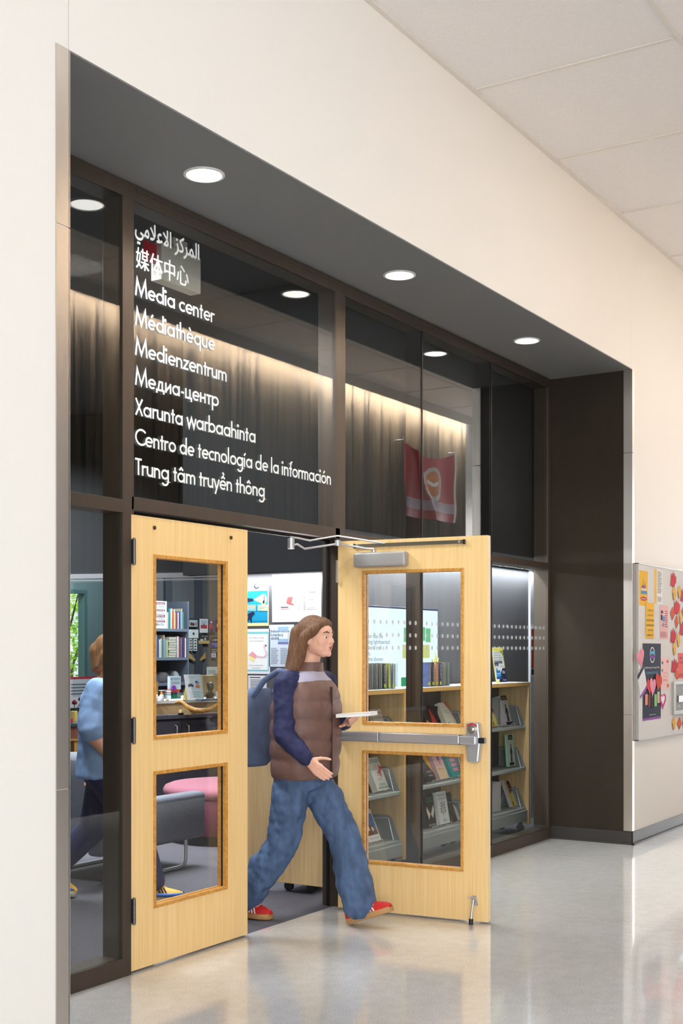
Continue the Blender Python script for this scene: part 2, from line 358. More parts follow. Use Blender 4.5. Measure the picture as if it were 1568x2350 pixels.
# three rows of white dots across the lower panes
for xa, xb in ((1.89, 2.81), (2.87, 3.86), (3.92, 4.905)):
    q = MB(); n = int((xb - xa) / 0.0755)
    for i in range(n + 1):
        for z in (1.675, 1.595, 1.515):
            x = xa + 0.03 + i * 0.0755
            if x > xb - 0.015: continue
            q.add([(x + 0.014 * math.cos(2 * PI * k / 14), -0.0035, z + 0.014 * math.sin(2 * PI * k / 14)) for k in range(14)], [tuple(range(14))])
    obj('dot_decal', q, mat('frosted_white_dots', (214, 220, 224), 0.6, alpha=0.8), wf)

# ------------------------------------------------------------------ recessed downlights
def downlight(x, y, label):
    d = thing('recessed_downlight', label, 'ceiling light', (x, y, ZH - 0.004), group='downlights in the storefront soffit')
    ring = MB(); c = Vector((x, y, ZH - 0.004)); R, r = 0.094, 0.078
    ring.loft([[c + Vector((rr * math.cos(2 * PI * k / 36), rr * math.sin(2 * PI * k / 36), zz)) for k in range(36)] for rr, zz in ((R, 0), (R, -0.005), (r + 0.004, -0.007), (r, -0.002))], caps=False)
    obj('trim_ring', ring, mat('white_light_trim', (225, 225, 222), 0.4), d)
    obj('lens', MB().lathe([(0.002, -0.003), (r, -0.003), (r, -0.001)], c, 36), emis('downlight_lens', (255, 252, 244), 9.0), d)
    l = bpy.data.lights.new('lamp', 'SPOT'); l.energy = 60; l.color = (1.0, 0.95, 0.87); l.spot_size = math.radians(125); l.spot_blend = 0.7; l.shadow_soft_size = 0.07
    lo = bpy.data.objects.new('lamp', l); COL.objects.link(lo); lo.parent = d; lo.location = (0, 0, -0.02)
downlight(0.096, -0.36, 'recessed downlight in the soffit above the closed oak door')
downlight(1.902, -0.36, 'middle of the three soffit downlights, above the open oak door')
downlight(3.712, -0.36, 'smallest soffit downlight, nearest the brown end panel')

# ------------------------------------------------------------------ lettering on the glass
HW = 0.062
def arc(cx, cy, rx, ry, a0, a1, n=18): return [(cx + rx * math.cos(math.radians(a0 + (a1 - a0) * i / n)), cy + ry * math.sin(math.radians(a0 + (a1 - a0) * i / n))) for i in range(n + 1)]
XH = 0.62; c_ = XH / 2; r_ = c_ - HW
RING = arc(0.31, c_, r_, r_, 0, 360, 28); SR = 0.31 + r_
DOT = lambda x: arc(x, 0.86, 0.04, 0.04, 0, 360, 10)
def stem(x, a=0.0, b=XH): return [(x, a), (x, b)]
def arch(x, w, top=XH): r = w / 2; return [(x, 0)] + [] + arc(x + r, top - HW - r, r, r, 180, 0, 14) + [(x + w, 0)]
GL = {
 'a': ([RING, stem(SR)], SR + 0.13), 'b': ([RING, stem(HW, 0, 1.07)], 0.66), 'c': ([arc(0.31, c_, r_, r_, 48, 312, 22)], 0.54), 'd': ([RING, stem(SR, 0, 1.07)], SR + 0.13),
 'e': ([[(HW, c_), (SR, c_)], arc(0.31, c_, r_, r_, 0, 315, 24)], 0.64), 'f': ([[(0.17, 0)] + [(0.17, 0.86)] + arc(0.33, 0.86, 0.16, 0.16, 180, 80, 8), [(0.02, XH - HW), (0.33, XH - HW)]], 0.37),
 'g': ([RING, [(SR, XH), (SR, -0.08)] + arc(0.31, -0.08, r_, r_, 0, -150, 14)], SR + 0.13), 'h': ([stem(HW, 0, 1.07), arch(HW, 0.37)], 0.56), 'i': ([stem(HW), DOT(HW)], 0.21),
 'l': ([stem(HW, 0, 1.07)], 0.21), 'm': ([stem(HW), arch(HW, 0.33), arch(HW + 0.33, 0.33)], 0.85), 'n': ([stem(HW), arch(HW, 0.37)], 0.56), 'o': ([RING], 0.66), 'q': ([RING, stem(SR, -0.32)], SR + 0.13),
 'r': ([stem(HW), arc(0.24, 0.38, 0.178, 0.178, 180, 55, 8)], 0.36), 't': ([stem(0.15, 0, 0.86), [(0, XH - HW), (0.31, XH - HW)]], 0.35), 'u': ([[(HW, XH)] + arc(0.25, 0.25, 0.188, 0.188, 180, 360, 12) + [(0.438, XH)], stem(0.438)], 0.56),
 'w': ([[(0.02, XH), (0.19, 0.03), (0.39, XH - 0.03), (0.59, 0.03), (0.76, XH)]], 0.8), 'y': ([[(0.02, XH), (0.24, 0.02)], [(0.47, XH), (0.13, -0.34)]], 0.5), 'z': ([[(0.03, XH - HW), (0.42, XH - HW), (0.05, HW), (0.44, HW)]], 0.5),
 'M': ([[(0.05, 0), (0.16, 0.97), (0.47, 0.1), (0.78, 0.97), (0.89, 0)]], 0.98), 'X': ([[(0.05, 0), (0.55, 1)], [(0.55, 0), (0.05, 1)]], 0.62), 'C': ([arc(0.5, 0.5, 0.44, 0.44, 42, 318, 26)], 0.8), 'T': ([[(0, 0.938), (0.5, 0.938)], stem(0.25, 0, 1)], 0.5),
 'д': ([[(0.14, HW), (0.24, XH - HW), (0.46, XH - HW), (0.46, HW)], [(0.03, -0.14), (0.03, HW), (0.58, HW), (0.58, -0.14)]], 0.68), 'и': ([stem(HW), stem(0.45), [(HW, 0.08), (0.45, XH - 0.08)]], 0.58),
 '-': ([[(0.04, 0.3), (0.28, 0.3)]], 0.36), 'ц': ([[(HW, XH), (HW, HW), (0.52, HW), (0.52, -0.16)], stem(0.42)], 0.62), 'н': ([stem(HW), stem(0.43), [(HW, c_), (0.43, c_)]], 0.56), 'т': ([stem(0.22), [(0, XH - HW), (0.44, XH - HW)]], 0.47), 'р': ([RING, stem(HW, -0.32)], 0.66), ' ': ([], 0.27),
}
GL['М'] = GL['M']; GL['е'] = GL['e']; GL['а'] = GL['a']
ACC = {'é': ('e', [[(0.27, 0.74), (0.4, 0.93)]]), 'è': ('e', [[(0.22, 0.93), (0.36, 0.74)]]), 'í': ('i', [[(0.03, 0.74), (0.16, 0.93)]]), 'ó': ('o', [[(0.27, 0.74), (0.4, 0.93)]]),
       'â': ('a', [[(0.16, 0.74), (0.31, 0.9), (0.46, 0.74)]]), 'ô': ('o', [[(0.16, 0.74), (0.31, 0.9), (0.46, 0.74)]]), 'ề': ('e', [[(0.16, 0.72), (0.31, 0.87), (0.46, 0.72)], [(0.26, 1.12), (0.4, 0.96)]])}
def strokes(q, path, h, fn):
    P = [Vector((a, b)) for a, b in path]; n = len(P); L = []
    loop = (P[0] - P[-1]).length < 1e-6
    for i in range(n):
        d0 = (P[i] - P[i - 1]).normalized() if i > 0 else ((P[0] - P[-2]).normalized() if loop else None)
        d1 = (P[i + 1] - P[i]).normalized() if i < n - 1 else ((P[1] - P[0]).normalized() if loop else None)
        if d0 is None: d0 = d1
        if d1 is None: d1 = d0
        t = (d0 + d1)
        t = t.normalized() if t.length > 1e-4 else d0
        nn = Vector((-t.y, t.x)); c = max(0.25, nn.dot(Vector((-d0.y, d0.x)))); L.append((P[i] + nn * h / c, P[i] - nn * h / c))
    vs = [fn(a) for ab in L for a in ab]
    q.add(vs, [(2 * i + 1, 2 * i + 3, 2 * i + 2, 2 * i) for i in range(n - 1)])
def line_of(body):
    out = []; x = 0
    for ch in body:
        if ch in ACC:
            base, acc = ACC[ch]; g, adv = GL[base]; g = [s for s in g if not (ch == 'í' and len(s) == 11)] + acc
        else: g, adv = GL[ch]
        for s in g: out.append([(a + x, b) for a, b in s])
        x += adv
    return out, x
wl = thing('window_lettering', 'white lettering naming the media center in nine languages on the glass', 'lettering', (0.036, -0.006, 2.316))
CAP = 0.079
for body, z, x1 in (('Media center', 3.150, 0.628), ('Médiathèque', 3.011, 0.632), ('Medienzentrum', 2.872, 0.733), ('Медиа-центр', 2.733, 0.664), ('Xarunta warbaahinta', 2.594, 0.983),
                    ('Centro de tecnología de la información', 2.455, 1.725), ('Trung tâm truyền thông', 2.316, 1.066)):
    st, wd = line_of(body); k = (x1 - 0.036) / (wd - 0.1); q = MB()
    for i, s in enumerate(st): strokes(q, s, HW, lambda p, k=k, z=z, i=i: (0.03 + p.x * k, -0.006 - 0.00025 * (i % 6), z + p.y * CAP))
    obj('text_line', q, WHITE, wl, flat=True)
q = MB()
for dx, dz, k in ((-0.0011, 0, 0), (0.0011, 0.0004, 1)): q.text('媒体中心', 0.108, frame_m((0.036 + dx, -0.006 - 0.0002 * k, 3.287 + dz), (1, 0, 0), (0, 0, 1)), width=0.387)
obj('text_line', q, WHITE, wl, flat=True)
ar = ''.join(chr(c) for c in (0xFEF2, 0xFEE3, 0xFEFC, 0xFECB, 0xFEFB, 0xFE8D, 0x20, 0xFEB0, 0xFEDB, 0xFEAE, 0xFEE4, 0xFEDF, 0xFE8D))
q = MB()
for dx, dz, k in ((-0.0018, 0, 0), (0.0018, 0.0006, 1), (0, -0.002, 2), (0, 0.002, 3)): q.text(ar, 0.105, frame_m((0.03 + dx, -0.006 - 0.0002 * k, 3.437 + dz), (1, 0, 0), (0, 0, 1)), width=0.475)
obj('text_line', q, WHITE, wl, flat=True)

# ================================================================== DOORS
DW, DH, DT = 0.911, 2.128, 0.045
def door_leaf(name, label, loc, rotz, X0, X1, glass_m):
    """Local frame: x from the hinge edge to the free edge, y 0..DT thickness (y=0 is the corridor face when shut)."""
    d = thing(name, label, 'door', loc, (0, 0, rotz), kind='structure')
    p = MB(); A = (1.074, 1.954); B = (0.277, 0.926)
    p.box(0, X0, 0, DT, 0.012, DH); p.box(X1, DW, 0, DT, 0.012, DH)
    p.box(X0, X1, 0, DT, 0.012, B[0]); p.box(X0, X1, 0, DT, B[1], A[0]); p.box(X0, X1, 0, DT, A[1], DH)
    obj('door_panel', p, OAK, d, local=True)
    e = MB().box(DW, DW + 0.0015, 0.0005, DT - 0.0005, 0.012, DH).box(-0.0015, 0, 0.0005, DT - 0.0005, 0.012, DH).box(0, DW, 0.0005, DT - 0.0005, DH, DH + 0.001)
    obj('edge_band', e, OAKEDGE, d, local=True)
    for z0, z1 in (A, B):
        v = MB()
        for y0, y1 in ((-0.005, 0.017), (0.028, DT + 0.005)):
            w = 0.017
            for bx in ((X0, X0 + w, z0, z1), (X1 - w, X1, z0, z1), (X0 + w, X1 - w, z0, z0 + w), (X0 + w, X1 - w, z1 - w, z1)): v.box(bx[0], bx[1], y0, y1, bx[2], bx[3])
        fr = obj('vision_frame', v, OAKTRIM, d, local=True, bevel=0.002)
        obj('glass', MB().box(X0 + 0.008, X1 - 0.008, 0.019, 0.026, z0 + 0.008, z1 - 0.008), glass_m, fr, local=True)
        obj('glazing_gasket', MB().box(X0 + 0.004, X0 + 0.0165, 0.0172, 0.0278, z0, z1).box(X1 - 0.0165, X1 - 0.004, 0.0172, 0.0278, z0, z1), BLACKM, fr, local=True)
    return d
d1 = door_leaf('door_1', 'closed oak door with two glazed openings left of the woman', (0.001, -0.004, 0), 0, 0.160, 0.737, DGLASS)
HINGE = mat('dark_steel_hinge', (110, 106, 106), 0.35, metal=0.9)
for z in (0.292, 1.128, 1.956):
    h = MB()
    for i in range(5): h.cyl((0.006, -0.016, z - 0.058 + i * 0.0235), (0.006, -0.016, z - 0.036 + i * 0.0235), 0.0085, 14)
    h.cyl((0.006, -0.016, z - 0.063), (0.006, -0.016, z + 0.063), 0.006, 12); h.box(-0.01, 0.02, -0.009, -0.0005, z - 0.056, z + 0.056)
    obj('hinge', h, HINGE, d1, local=True)
for x, z in ((0.165, 2.08), (0.765, 2.078)):
    obj('through_bolt', MB().cyl((x, -0.006, z), (x, 0.001, z), 0.0095, 16).cyl((x, -0.008, z), (x, -0.006, z), 0.005, 12), mat('brass_bolt', (120, 104, 84), 0.35, metal=0.9), d1, local=True)

# open leaf: hinge at the right jamb, swung into the corridor; its inner face (y = DT) looks at the camera
HP = Vector((1.748, -0.040, 0)); FE = Vector((1.842, -0.949, 0)); dv = (FE - HP); RZ = math.atan2(dv.y, dv.x)
d2 = door_leaf('door_2', 'oak door swung open into the corridor with steel push bar', HP, RZ, 0.154, 0.772, DGLASS)
# the leaf's camera face is local y = 0 (the side toward -X)
def L2(x, y, z): return (x, y, z)
SIDE = -1 if (Matrix.Rotation(RZ, 3, 'Z') @ Vector((0, 1, 0))).x > 0 else 1
def yv(y): return -y if SIDE < 0 else DT + y                          # y measured outward from the camera face
def bx(q, x0, x1, y0, y1, z0, z1): return q.box(x0, x1, yv(y0), yv(y1), z0, z1)
# push bar
bar = bpy.data.objects.new('push_bar', None)
q = bx(MB(), 0.015, 0.79, 0.0, 0.028, 0.978, 1.035); bar = obj('push_bar', q, ALU, d2, local=True, bevel=0.003)
q = bx(MB(), 0.29, 0.765, 0.028, 0.058, 0.985, 1.033); obj('push_pad', q, CHROME, bar, local=True, bevel=0.004)
q = bx(MB(), 0.012, 0.275, 0.028, 0.05, 0.982, 1.033); bx(q, 0.012, 0.275, 0.05, 0.053, 0.986, 1.000); bx(q, 0.012, 0.275, 0.05, 0.053, 1.012, 1.028); obj('bar_end_cover', q, CHROME, bar, local=True, bevel=0.002)
q = bx(MB(), 0.765, 0.778, 0.026, 0.055, 0.982, 1.034); obj('pad_stop', q, PLASTIC, bar, local=True)
q = MB(); cx = 0.845
prof = [(-0.040, 1.105), (0.030, 1.105), (0.040, 0.995), (0.030, 0.89), (0.020, 0.885), (-0.026, 0.885), (-0.033, 0.895), (-0.042, 0.99)]
q.prism([(cx + a, yv(0), z) for a, z in prof], (0, (yv(0.05) - yv(0)), 0)); bx(q, 0.765, cx + 0.02, 0.03, 0.062, 0.983, 1.033)
lk = obj('lock_housing', q, CHROME, bar, local=True, bevel=0.008)
q = MB().cyl((cx - 0.006, yv(0.05), 1.068), (cx - 0.006, yv(0.06), 1.068), 0.023, 24); q.cyl((cx - 0.006, yv(0.06), 1.068), (cx - 0.006, yv(0.078), 1.068), 0.012, 16); obj('lock_cylinder', q, STEEL, lk, local=True)
q = MB(); pts = [(cx - 0.006 + r * math.cos(a), yv(0.052), 1.068 + r * math.sin(a)) for r, aa in ((0.034, range(30, 151, 10)), (0.026, range(150, 29, -10))) for a in [math.radians(v) for v in aa]]
q.add(pts, [tuple(range(len(pts)))]); obj('red_indicator', q, ink(200, 40, 44), lk, local=True, label='red arc mark above the lock cylinder')
q = bx(MB(), cx + 0.03, cx + 0.065, 0.02, 0.05, 0.992, 1.022); bx(q, cx + 0.032, cx + 0.063, 0.05, 0.0505, 1.000, 1.004); obj('latch_bolt', q, PLASTIC, lk, local=True, bevel=0.002)
# closer body, track and folding arm
q = MB(); y0, y1 = sorted((yv(0.0), yv(0.06))); q.rbox(0.125, 0.445, y0, y1, 1.972, 2.055, 0.012); cl = obj('closer_body', q, ALU, d2, local=True)
q = bx(MB(), 0.112, 0.775, 0.0, 0.016, 2.088, 2.108); tr = obj('hold_open_track', q, mat('satin_nickel_track', (150, 144, 132), 0.3, metal=0.9), d2, local=True, bevel=0.001)
q = bx(MB(), 0.105, 0.113, 0, 0.018, 2.084, 2.11); bx(q, 0.774, 0.784, 0, 0.018, 2.084, 2.11); obj('track_end', q, PLASTIC, tr, local=True)
q = MB()
for x in (0.128, 0.752): q.cyl((x, yv(0.014), 2.098), (x, yv(0.019), 2.098), 0.007, 14)
obj('track_screw', q, CHROME, tr, local=True)
arm = MB(); h3 = inv(d2)
P0 = d2.matrix_basis @ Vector((0.24, yv(0.03), 2.055)); PK = atz(665, 1255, 2.085); PK = at(668, 1252, -0.03); PJ = at(775, 1248, -0.12)
arm.tube([P0, P0 + Vector((0, 0, 0.02)), d2.matrix_basis @ Vector((0.2, yv(0.05), 2.078)), PJ, PK + Vector((0.12, -0.01, -0.01)), PK + Vector((0.06, 0, 0.012)), PK], 0.006, 8)
arm.cyl(PJ + Vector((0, 0, -0.012)), PJ + Vector((0, 0, 0.02)), 0.017, 16); arm.cyl(PK + Vector((0, 0, -0.018)), PK + Vector((0, 0, 0.04)), 0.019, 18)
arm.cyl(P0 + Vector((0, 0, -0.004)), P0 + Vector((0, 0, 0.012)), 0.014, 16)
obj('closer_arm', arm, CHROME, d2)
a2 = MB(); TP = d2.matrix_basis @ Vector((0.3, yv(0.012), 2.106))
a2.tube([TP, PJ + Vector((0.0, 0.0, 0.045)), PK + Vector((0.22, 0.02, 0.045)), PK + Vector((0.1, 0.02, 0.05)), PK + Vector((0.02, 0.02, 0.05))], 0.005, 8); obj('hold_open_arm', a2, CHROME, d2)
# kick-down holder at the free end
q = MB(); xx = 0.838
q.prism([(xx - 0.018, yv(0), 0.105), (xx + 0.020, yv(0), 0.098), (xx + 0.010, yv(0), 0.150), (xx - 0.008, yv(0), 0.152)], (0, yv(0.008) - yv(0), 0))
q.cyl((xx - 0.012, yv(0.018), 0.14), (xx + 0.014, yv(0.018), 0.14), 0.010, 14)
q.tube([(xx, yv(0.018), 0.14), (xx - 0.004, yv(0.03), 0.09), (xx - 0.006, yv(0.045), 0.03)], [0.006, 0.006, 0.008], 10)
q.tube([(xx - 0.012, yv(0.018), 0.145), (xx - 0.026, yv(0.04), 0.143)], [0.006, 0.002], 8)
ho = obj('door_holder', q, CHROME, d2, local=True)
obj('rubber_foot', MB().cyl((xx - 0.006, yv(0.045), 0.032), (xx - 0.006, yv(0.047), 0.002), 0.012, 16), BLACKM, ho, local=True)
# hinge leaf let into the right jamb
obj('hinge', MB().box(-0.006, 0.002, -0.02, 0.03, 1.89, 2.02), CHROME, d2, local=True)

# ================================================================== LIBRARY SHELL
struct('ceiling_library', MB().box(-6, 12, 0.25, 9.0, 3.76, 3.84), DARKCEIL)
struct('ceiling_library_edge', MB().box(-6, 12, 0.11, 0.25, ZH, 3.76), DARKCEIL)
struct('wall_library_left', MB().box(-6.1, -6.0, 0.12, 9, 0, 3.76), DARKWALL)
struct('wall_library_right', MB().box(10.0, 10.1, 0.12, 9, 0, 3.76), DARKWALL)
struct('wall_library_front', MB().box(-6, XL - 0.2, 0.0, 0.12, 0, 3.76).box(XR + 0.2, 12, 0.0, 0.12, 0, 3.76), DARKWALL)
# bulkhead over the display shelves, with the light slot under it
struct('ceiling_bulkhead', MB().box(1.98, 6.6, 0.14, 1.3, 2.24, 3.74).box(1.98, 2.06, 0.14, 1.3, 1.985, 2.24), BULK)
struct('wall_display', MB().box(2.06, 6.03, 0.64, 0.70, 1.2, 2.24).box(1.99, 2.04, 0.2, 0.96, 1.235, 1.985), FELT)
struct('trim_4', MB().box(6.03, 6.12, 0.62, 0.72, 0.0, 2.24), mat('pale_grey_trim', (210, 214, 222), 0.5))
# window wall at the back
WBY = 8.2
wb = MB(); wins = [(-5.0, -1.2), (-0.9, 2.9), (3.2, 8.36)]
xprev = -6
for a, b_ in wins: wb.box(xprev, a, WBY, WBY + 0.15, 0.9, 2.32); xprev = b_
wb.box(xprev, 12, WBY, WBY + 0.15, 0.9, 2.32).box(-6, 12, WBY, WBY + 0.15, 0, 0.9).box(-6, 12, WBY, WBY + 0.15, 2.32, 3.76)
struct('wall_back', wb, mat('teal_grey_wall', (104, 124, 126), 0.7))
for i, (a, b_) in enumerate(wins):
    q = MB().box(a, a + 0.05, WBY - 0.02, WBY + 0.1, 0.9, 2.32).box(b_ - 0.05, b_, WBY - 0.02, WBY + 0.1, 0.9, 2.32).box(a + 0.05, b_ - 0.05, WBY - 0.02, WBY + 0.1, 0.9, 0.95).box(a + 0.05, b_ - 0.05, WBY - 0.02, WBY + 0.1, 2.27, 2.32)
    w_ = struct('window_%d' % (i + 2), q, mat('teal_window_frame', (74, 104, 106), 0.5)); obj('glass', MB().box(a + 0.05, b_ - 0.05, WBY + 0.03, WBY + 0.036, 0.95, 2.27), DGLASS, w_)
# bulkhead and metal edge over the office front
A_, B_ = Vector((4.25, 5.2, 0)), Vector((5.15, 2.75, 0)); u_ = (B_ - A_).normalized(); n_ = Vector((u_.y, -u_.x, 0)); n_ = n_ if n_.x < 0 else -n_
q = MB(); A0 = A_ - u_ * 2.4; B0 = B_ + u_ * 0.4; c0 = (A0 + B0) / 2
q.obox(c0 + Vector((0, 0, 2.975)) - n_ * 0.15, u_, n_, (0, 0, 1), (B0 - A0).length / 2, 0.15, 0.775); struct('ceiling_office_bulkhead', q, BULK)
q = MB(); q.obox(c0 + Vector((0, 0, 2.205)) + n_ * 0.01, u_, n_, (0, 0, 1), (B0 - A0).length / 2, 0.012, 0.022).obox(c0 + Vector((0, 0, 2.165)) + n_ * 0.004, u_, n_, (0, 0, 1), (B0 - A0).length / 2, 0.012, 0.006)
struct('trim_5', q, CHROME)
OG = glass('office_glass', (0.90, 0.94, 0.95), 0.06)
q = MB(); gA, gB = A_ + n_ * -0.05 + u_ * 0.55, B_ + n_ * -0.05; q.obox((gA + gB) / 2 + Vector((0, 0, 1.6)), u_, n_, (0, 0, 1), (gB - gA).length / 2, 0.004, 0.55); w_ = struct('window_5', q, OG)
struct('wall_office_back', MB().box(6.1, 9.0, 5.62, 5.72, 0, 3.2), mat('office_grey_wall', (92, 94, 98), 0.8, noise=0.06, nscale=(8, 8, 1)))
struct('wall_office_side', MB().box(8.1, 8.18, 2.0, 5.62, 0, 3.2), DARKWALL)
# dark storage wall panels seen on the office back wall
for i, x in enumerate((6.42, 6.98, 7.55)):
    struct('trim_%d' % (6 + i), MB().box(x - 0.06, x + 0.06, 5.585, 5.62, 0.9, 3.0), mat('dark_slate_panel', (66, 70, 78), 0.6))

# ================================================================== DISPLAY BOOKCASES
BY0, BY1 = 0.30, 0.588
def bookcase(x0, x1, label, end=False):
    r = thing('bookcase', label, 'bookcase', (x0, BY0, 0), group='display bookcases behind the glass')
    for xx in (x0, x1 - 0.028):
        ya, yb = (0.222, 0.955) if end and xx == x0 else (BY0, BY1)
        sp = obj('side_panel', MB().box(xx, xx + 0.028, ya + 0.003, yb, 0.06, 1.205), SHELFWOOD, r)
        obj('edge_strip', MB().box(xx, xx + 0.028, ya, ya + 0.003, 0.06, 1.205), SHELFEDGE, sp)
    tp = obj('top', MB().box(x0, x1, BY0 + 0.003, BY1, 1.205, 1.235), GREYTOP, r); obj('edge_strip', MB().box(x0, x1, BY0, BY0 + 0.003, 1.205, 1.233), SHELFEDGE, tp)
    obj('back_panel', MB().box(x0 + 0.028, x1 - 0.028, BY1 - 0.015, BY1, 0.1, 1.205), mat('dark_shelf_back', (84, 84, 86), 0.6), r)
    for z in (0.195, 0.53, 0.875):
        s = MB().box(x0 + 0.03, x1 - 0.03, BY0 + 0.025, BY1 - 0.018, z - 0.022, z)
        sh = obj('shelf', s, GREYMET, r, bevel=0.002)
        for xx in (x0 + 0.03, x1 - 0.034):
            q = MB(); q.prism([(xx, BY0 + 0.03, z), (xx, BY1 - 0.02, z), (xx, BY1 - 0.02, z + 0.165), (xx, BY0 + 0.12, z + 0.165), (xx, BY0 + 0.095, z + 0.15)], (0.004, 0, 0)); obj('end_plate', q, mat('grey_end_plate', (132, 138, 138), 0.4), sh)
        q = MB(); xx = x1 - 0.085 ; q.tube([(xx, BY0 + 0.05, z + 0.004), (xx, BY0 + 0.09, z + 0.15), (xx - 0.01, BY0 + 0.10, z + 0.155), (xx - 0.12, BY1 - 0.1, z + 0.155)], 0.0022, 6); obj('wire_support', q, CHROME, sh)
    obj('base_panel', MB().box(x0 + 0.028, x1 - 0.028, BY0 + 0.012, BY0 + 0.03, 0.085, 0.172), GREYMET, r, bevel=0.002)
    for xx in (x0 + 0.07, x1 - 0.07):
        for yy in (BY0 + 0.06, BY1 - 0.06):
            obj('caster', MB().cyl((xx - 0.012, yy, 0.03), (xx + 0.012, yy, 0.03), 0.03, 16).box(xx - 0.016, xx + 0.016, yy - 0.012, yy + 0.012, 0.035, 0.085), PLASTIC, r)
    return r
bookcase(2.005, 3.165, 'left display bookcase with a clean oak end panel beside the woman', True)
bookcase(3.21, 4.235, 'middle display bookcase seen through the open door glass')
bookcase(4.245, 5.29, 'right display bookcase between the open door and the brown end panel')
# ------------------------------------------------------------------ flat sheets: posters, photographs and notices
def sheet(name, label, cat, o, u, w, h, paper, els=(), v=(0, 0, 1), group=None, thick=0.0012):
    """o is the lower left corner, u the writing direction; the face looks along u x v."""
    u, v = Vector(u).normalized(), Vector(v).normalized(); n = u.cross(v)
    rt = thing(name, label, cat, o, group=group); o = Vector(o)
    q = MB(); q.add([o, o + u * w, o + u * w + v * h, o + v * h, o + n * thick, o + u * w + n * thick, o + u * w + v * h + n * thick, o + v * h + n * thick],
                    [(3, 2, 1, 0), (4, 5, 6, 7), (0, 1, 5, 4), (1, 2, 6, 5), (2, 3, 7, 6), (3, 0, 4, 7)])
    obj('paper', q, paper, rt)
    by = {}; lift = thick
    for e in els:
        k, m = e[0], e[1]; lift += 0.00022; F = lambda a, b: o + u * (a * w) + v * (b * h) + n * lift
        q = by.setdefault((m.name, 'lettering' if k == 'text' else 'print'), (MB(), m))[0]
        if k == 'rect': a, b, c, d = e[2:6]; q.add([F(a, b), F(c, b), F(c, d), F(a, d)], [(0, 1, 2, 3)])
        elif k == 'poly': q.add([F(*p) for p in e[2]], [tuple(range(len(e[2])))])
        elif k == 'circ': cx, cy, rx, ry = e[2:6]; q.add([F(cx + rx * math.cos(2 * PI * i / 20), cy + ry * math.sin(2 * PI * i / 20)) for i in range(20)], [tuple(range(20))])
        elif k == 'text': a, b, s, body = e[2:6]; q.text(body, s * h, frame_m(F(a, b), u, v), width=(e[6] * w if len(e) > 6 else None))
        elif k == 'rows':                                              # a block of small print drawn as thin bars
            a, b, c, d, nn = e[2:7]
            for i in range(nn):
                y = d - (d - b) * (i + 0.5) / nn; hh = (d - b) / nn * 0.22; q.add([F(a, y - hh), F(a + (c - a) * (0.72 + 0.28 * ((i * 37) % 10) / 10), y - hh), F(a + (c - a) * (0.72 + 0.28 * ((i * 37) % 10) / 10), y + hh), F(a, y + hh)], [(0, 1, 2, 3)])
    for (nm, pn), (q, m) in by.items(): obj(pn, q, m, rt)
    return rt
def sheet_px(name, label, cat, Y, x0, y0, x1, y1, paper, els=(), **k):
    a = at(x0, y1, Y); b = at(x1, y1, Y); c = at(x0, y0, Y); return sheet(name, label, cat, a, (1, 0, 0), b.x - a.x, c.z - a.z, paper, els, **k)
def sheet_px_x(name, label, cat, X, x0, y0, x1, y1, paper, els=(), **k):
    a = atx(x0, y1, X); b = atx(x1, y1, X); c = atx(x0, y0, X); return sheet(name, label, cat, a, (0, -1, 0), abs(a.y - b.y), c.z - a.z, paper, els, **k)

GREYINK = ink(120, 122, 128); NAVY = ink(28, 36, 66); REDI = ink(206, 44, 52); YEL = ink(246, 190, 40); TEAL = ink(24, 140, 180)
PX = 1.9885
sheet_px_x('poster', 'blue and yellow phishing warning poster pinned beside the closed door', 'poster', PX, 548, 1337, 617, 1437, ink(240, 226, 160), [
    ('rect', TEAL, 0.0, 0.07, 0.97, 0.8), ('circ', NAVY, 0.6, 0.9, 0.09, 0.06), ('circ', PAPER, 0.61, 0.91, 0.055, 0.035), ('poly', ink(236, 220, 130), [(0.5, 0.6), (0.8, 0.72), (0.8, 0.5)]), ('circ', ink(244, 228, 140), 0.84, 0.6, 0.1, 0.12),
    ('poly', NAVY, [(0.1, 0.8), (0.28, 0.64), (0.5, 0.62), (0.5, 0.57), (0.3, 0.55), (0.1, 0.58)]), ('circ', NAVY, 0.84, 0.54, 0.035, 0.04), ('rect', NAVY, 0.85, 0.55, 0.87, 0.7), ('rect', ink(236, 226, 150), 0.2, 0.34, 0.58, 0.48), ('rect', ink(236, 226, 150), 0.64, 0.34, 0.98, 0.48),
    ('rows', TEAL, 0.2, 0.34, 0.98, 0.48, 4), ('poly', NAVY, [(0.24, 0.08), (0.34, 0.2), (0.3, 0.27), (0.5, 0.33), (0.56, 0.28), (0.5, 0.26), (0.44, 0.2), (0.46, 0.08), (0.42, 0.08), (0.38, 0.17), (0.28, 0.08)]), ('text', NAVY, 0.5, 0.09, 0.045, 'ops.net phishing', 0.46)])
BOOT = [(0.32, 0.52), (0.43, 0.53), (0.4, 0.4), (0.44, 0.37), (0.46, 0.34), (0.36, 0.36), (0.29, 0.39), (0.3, 0.44)]
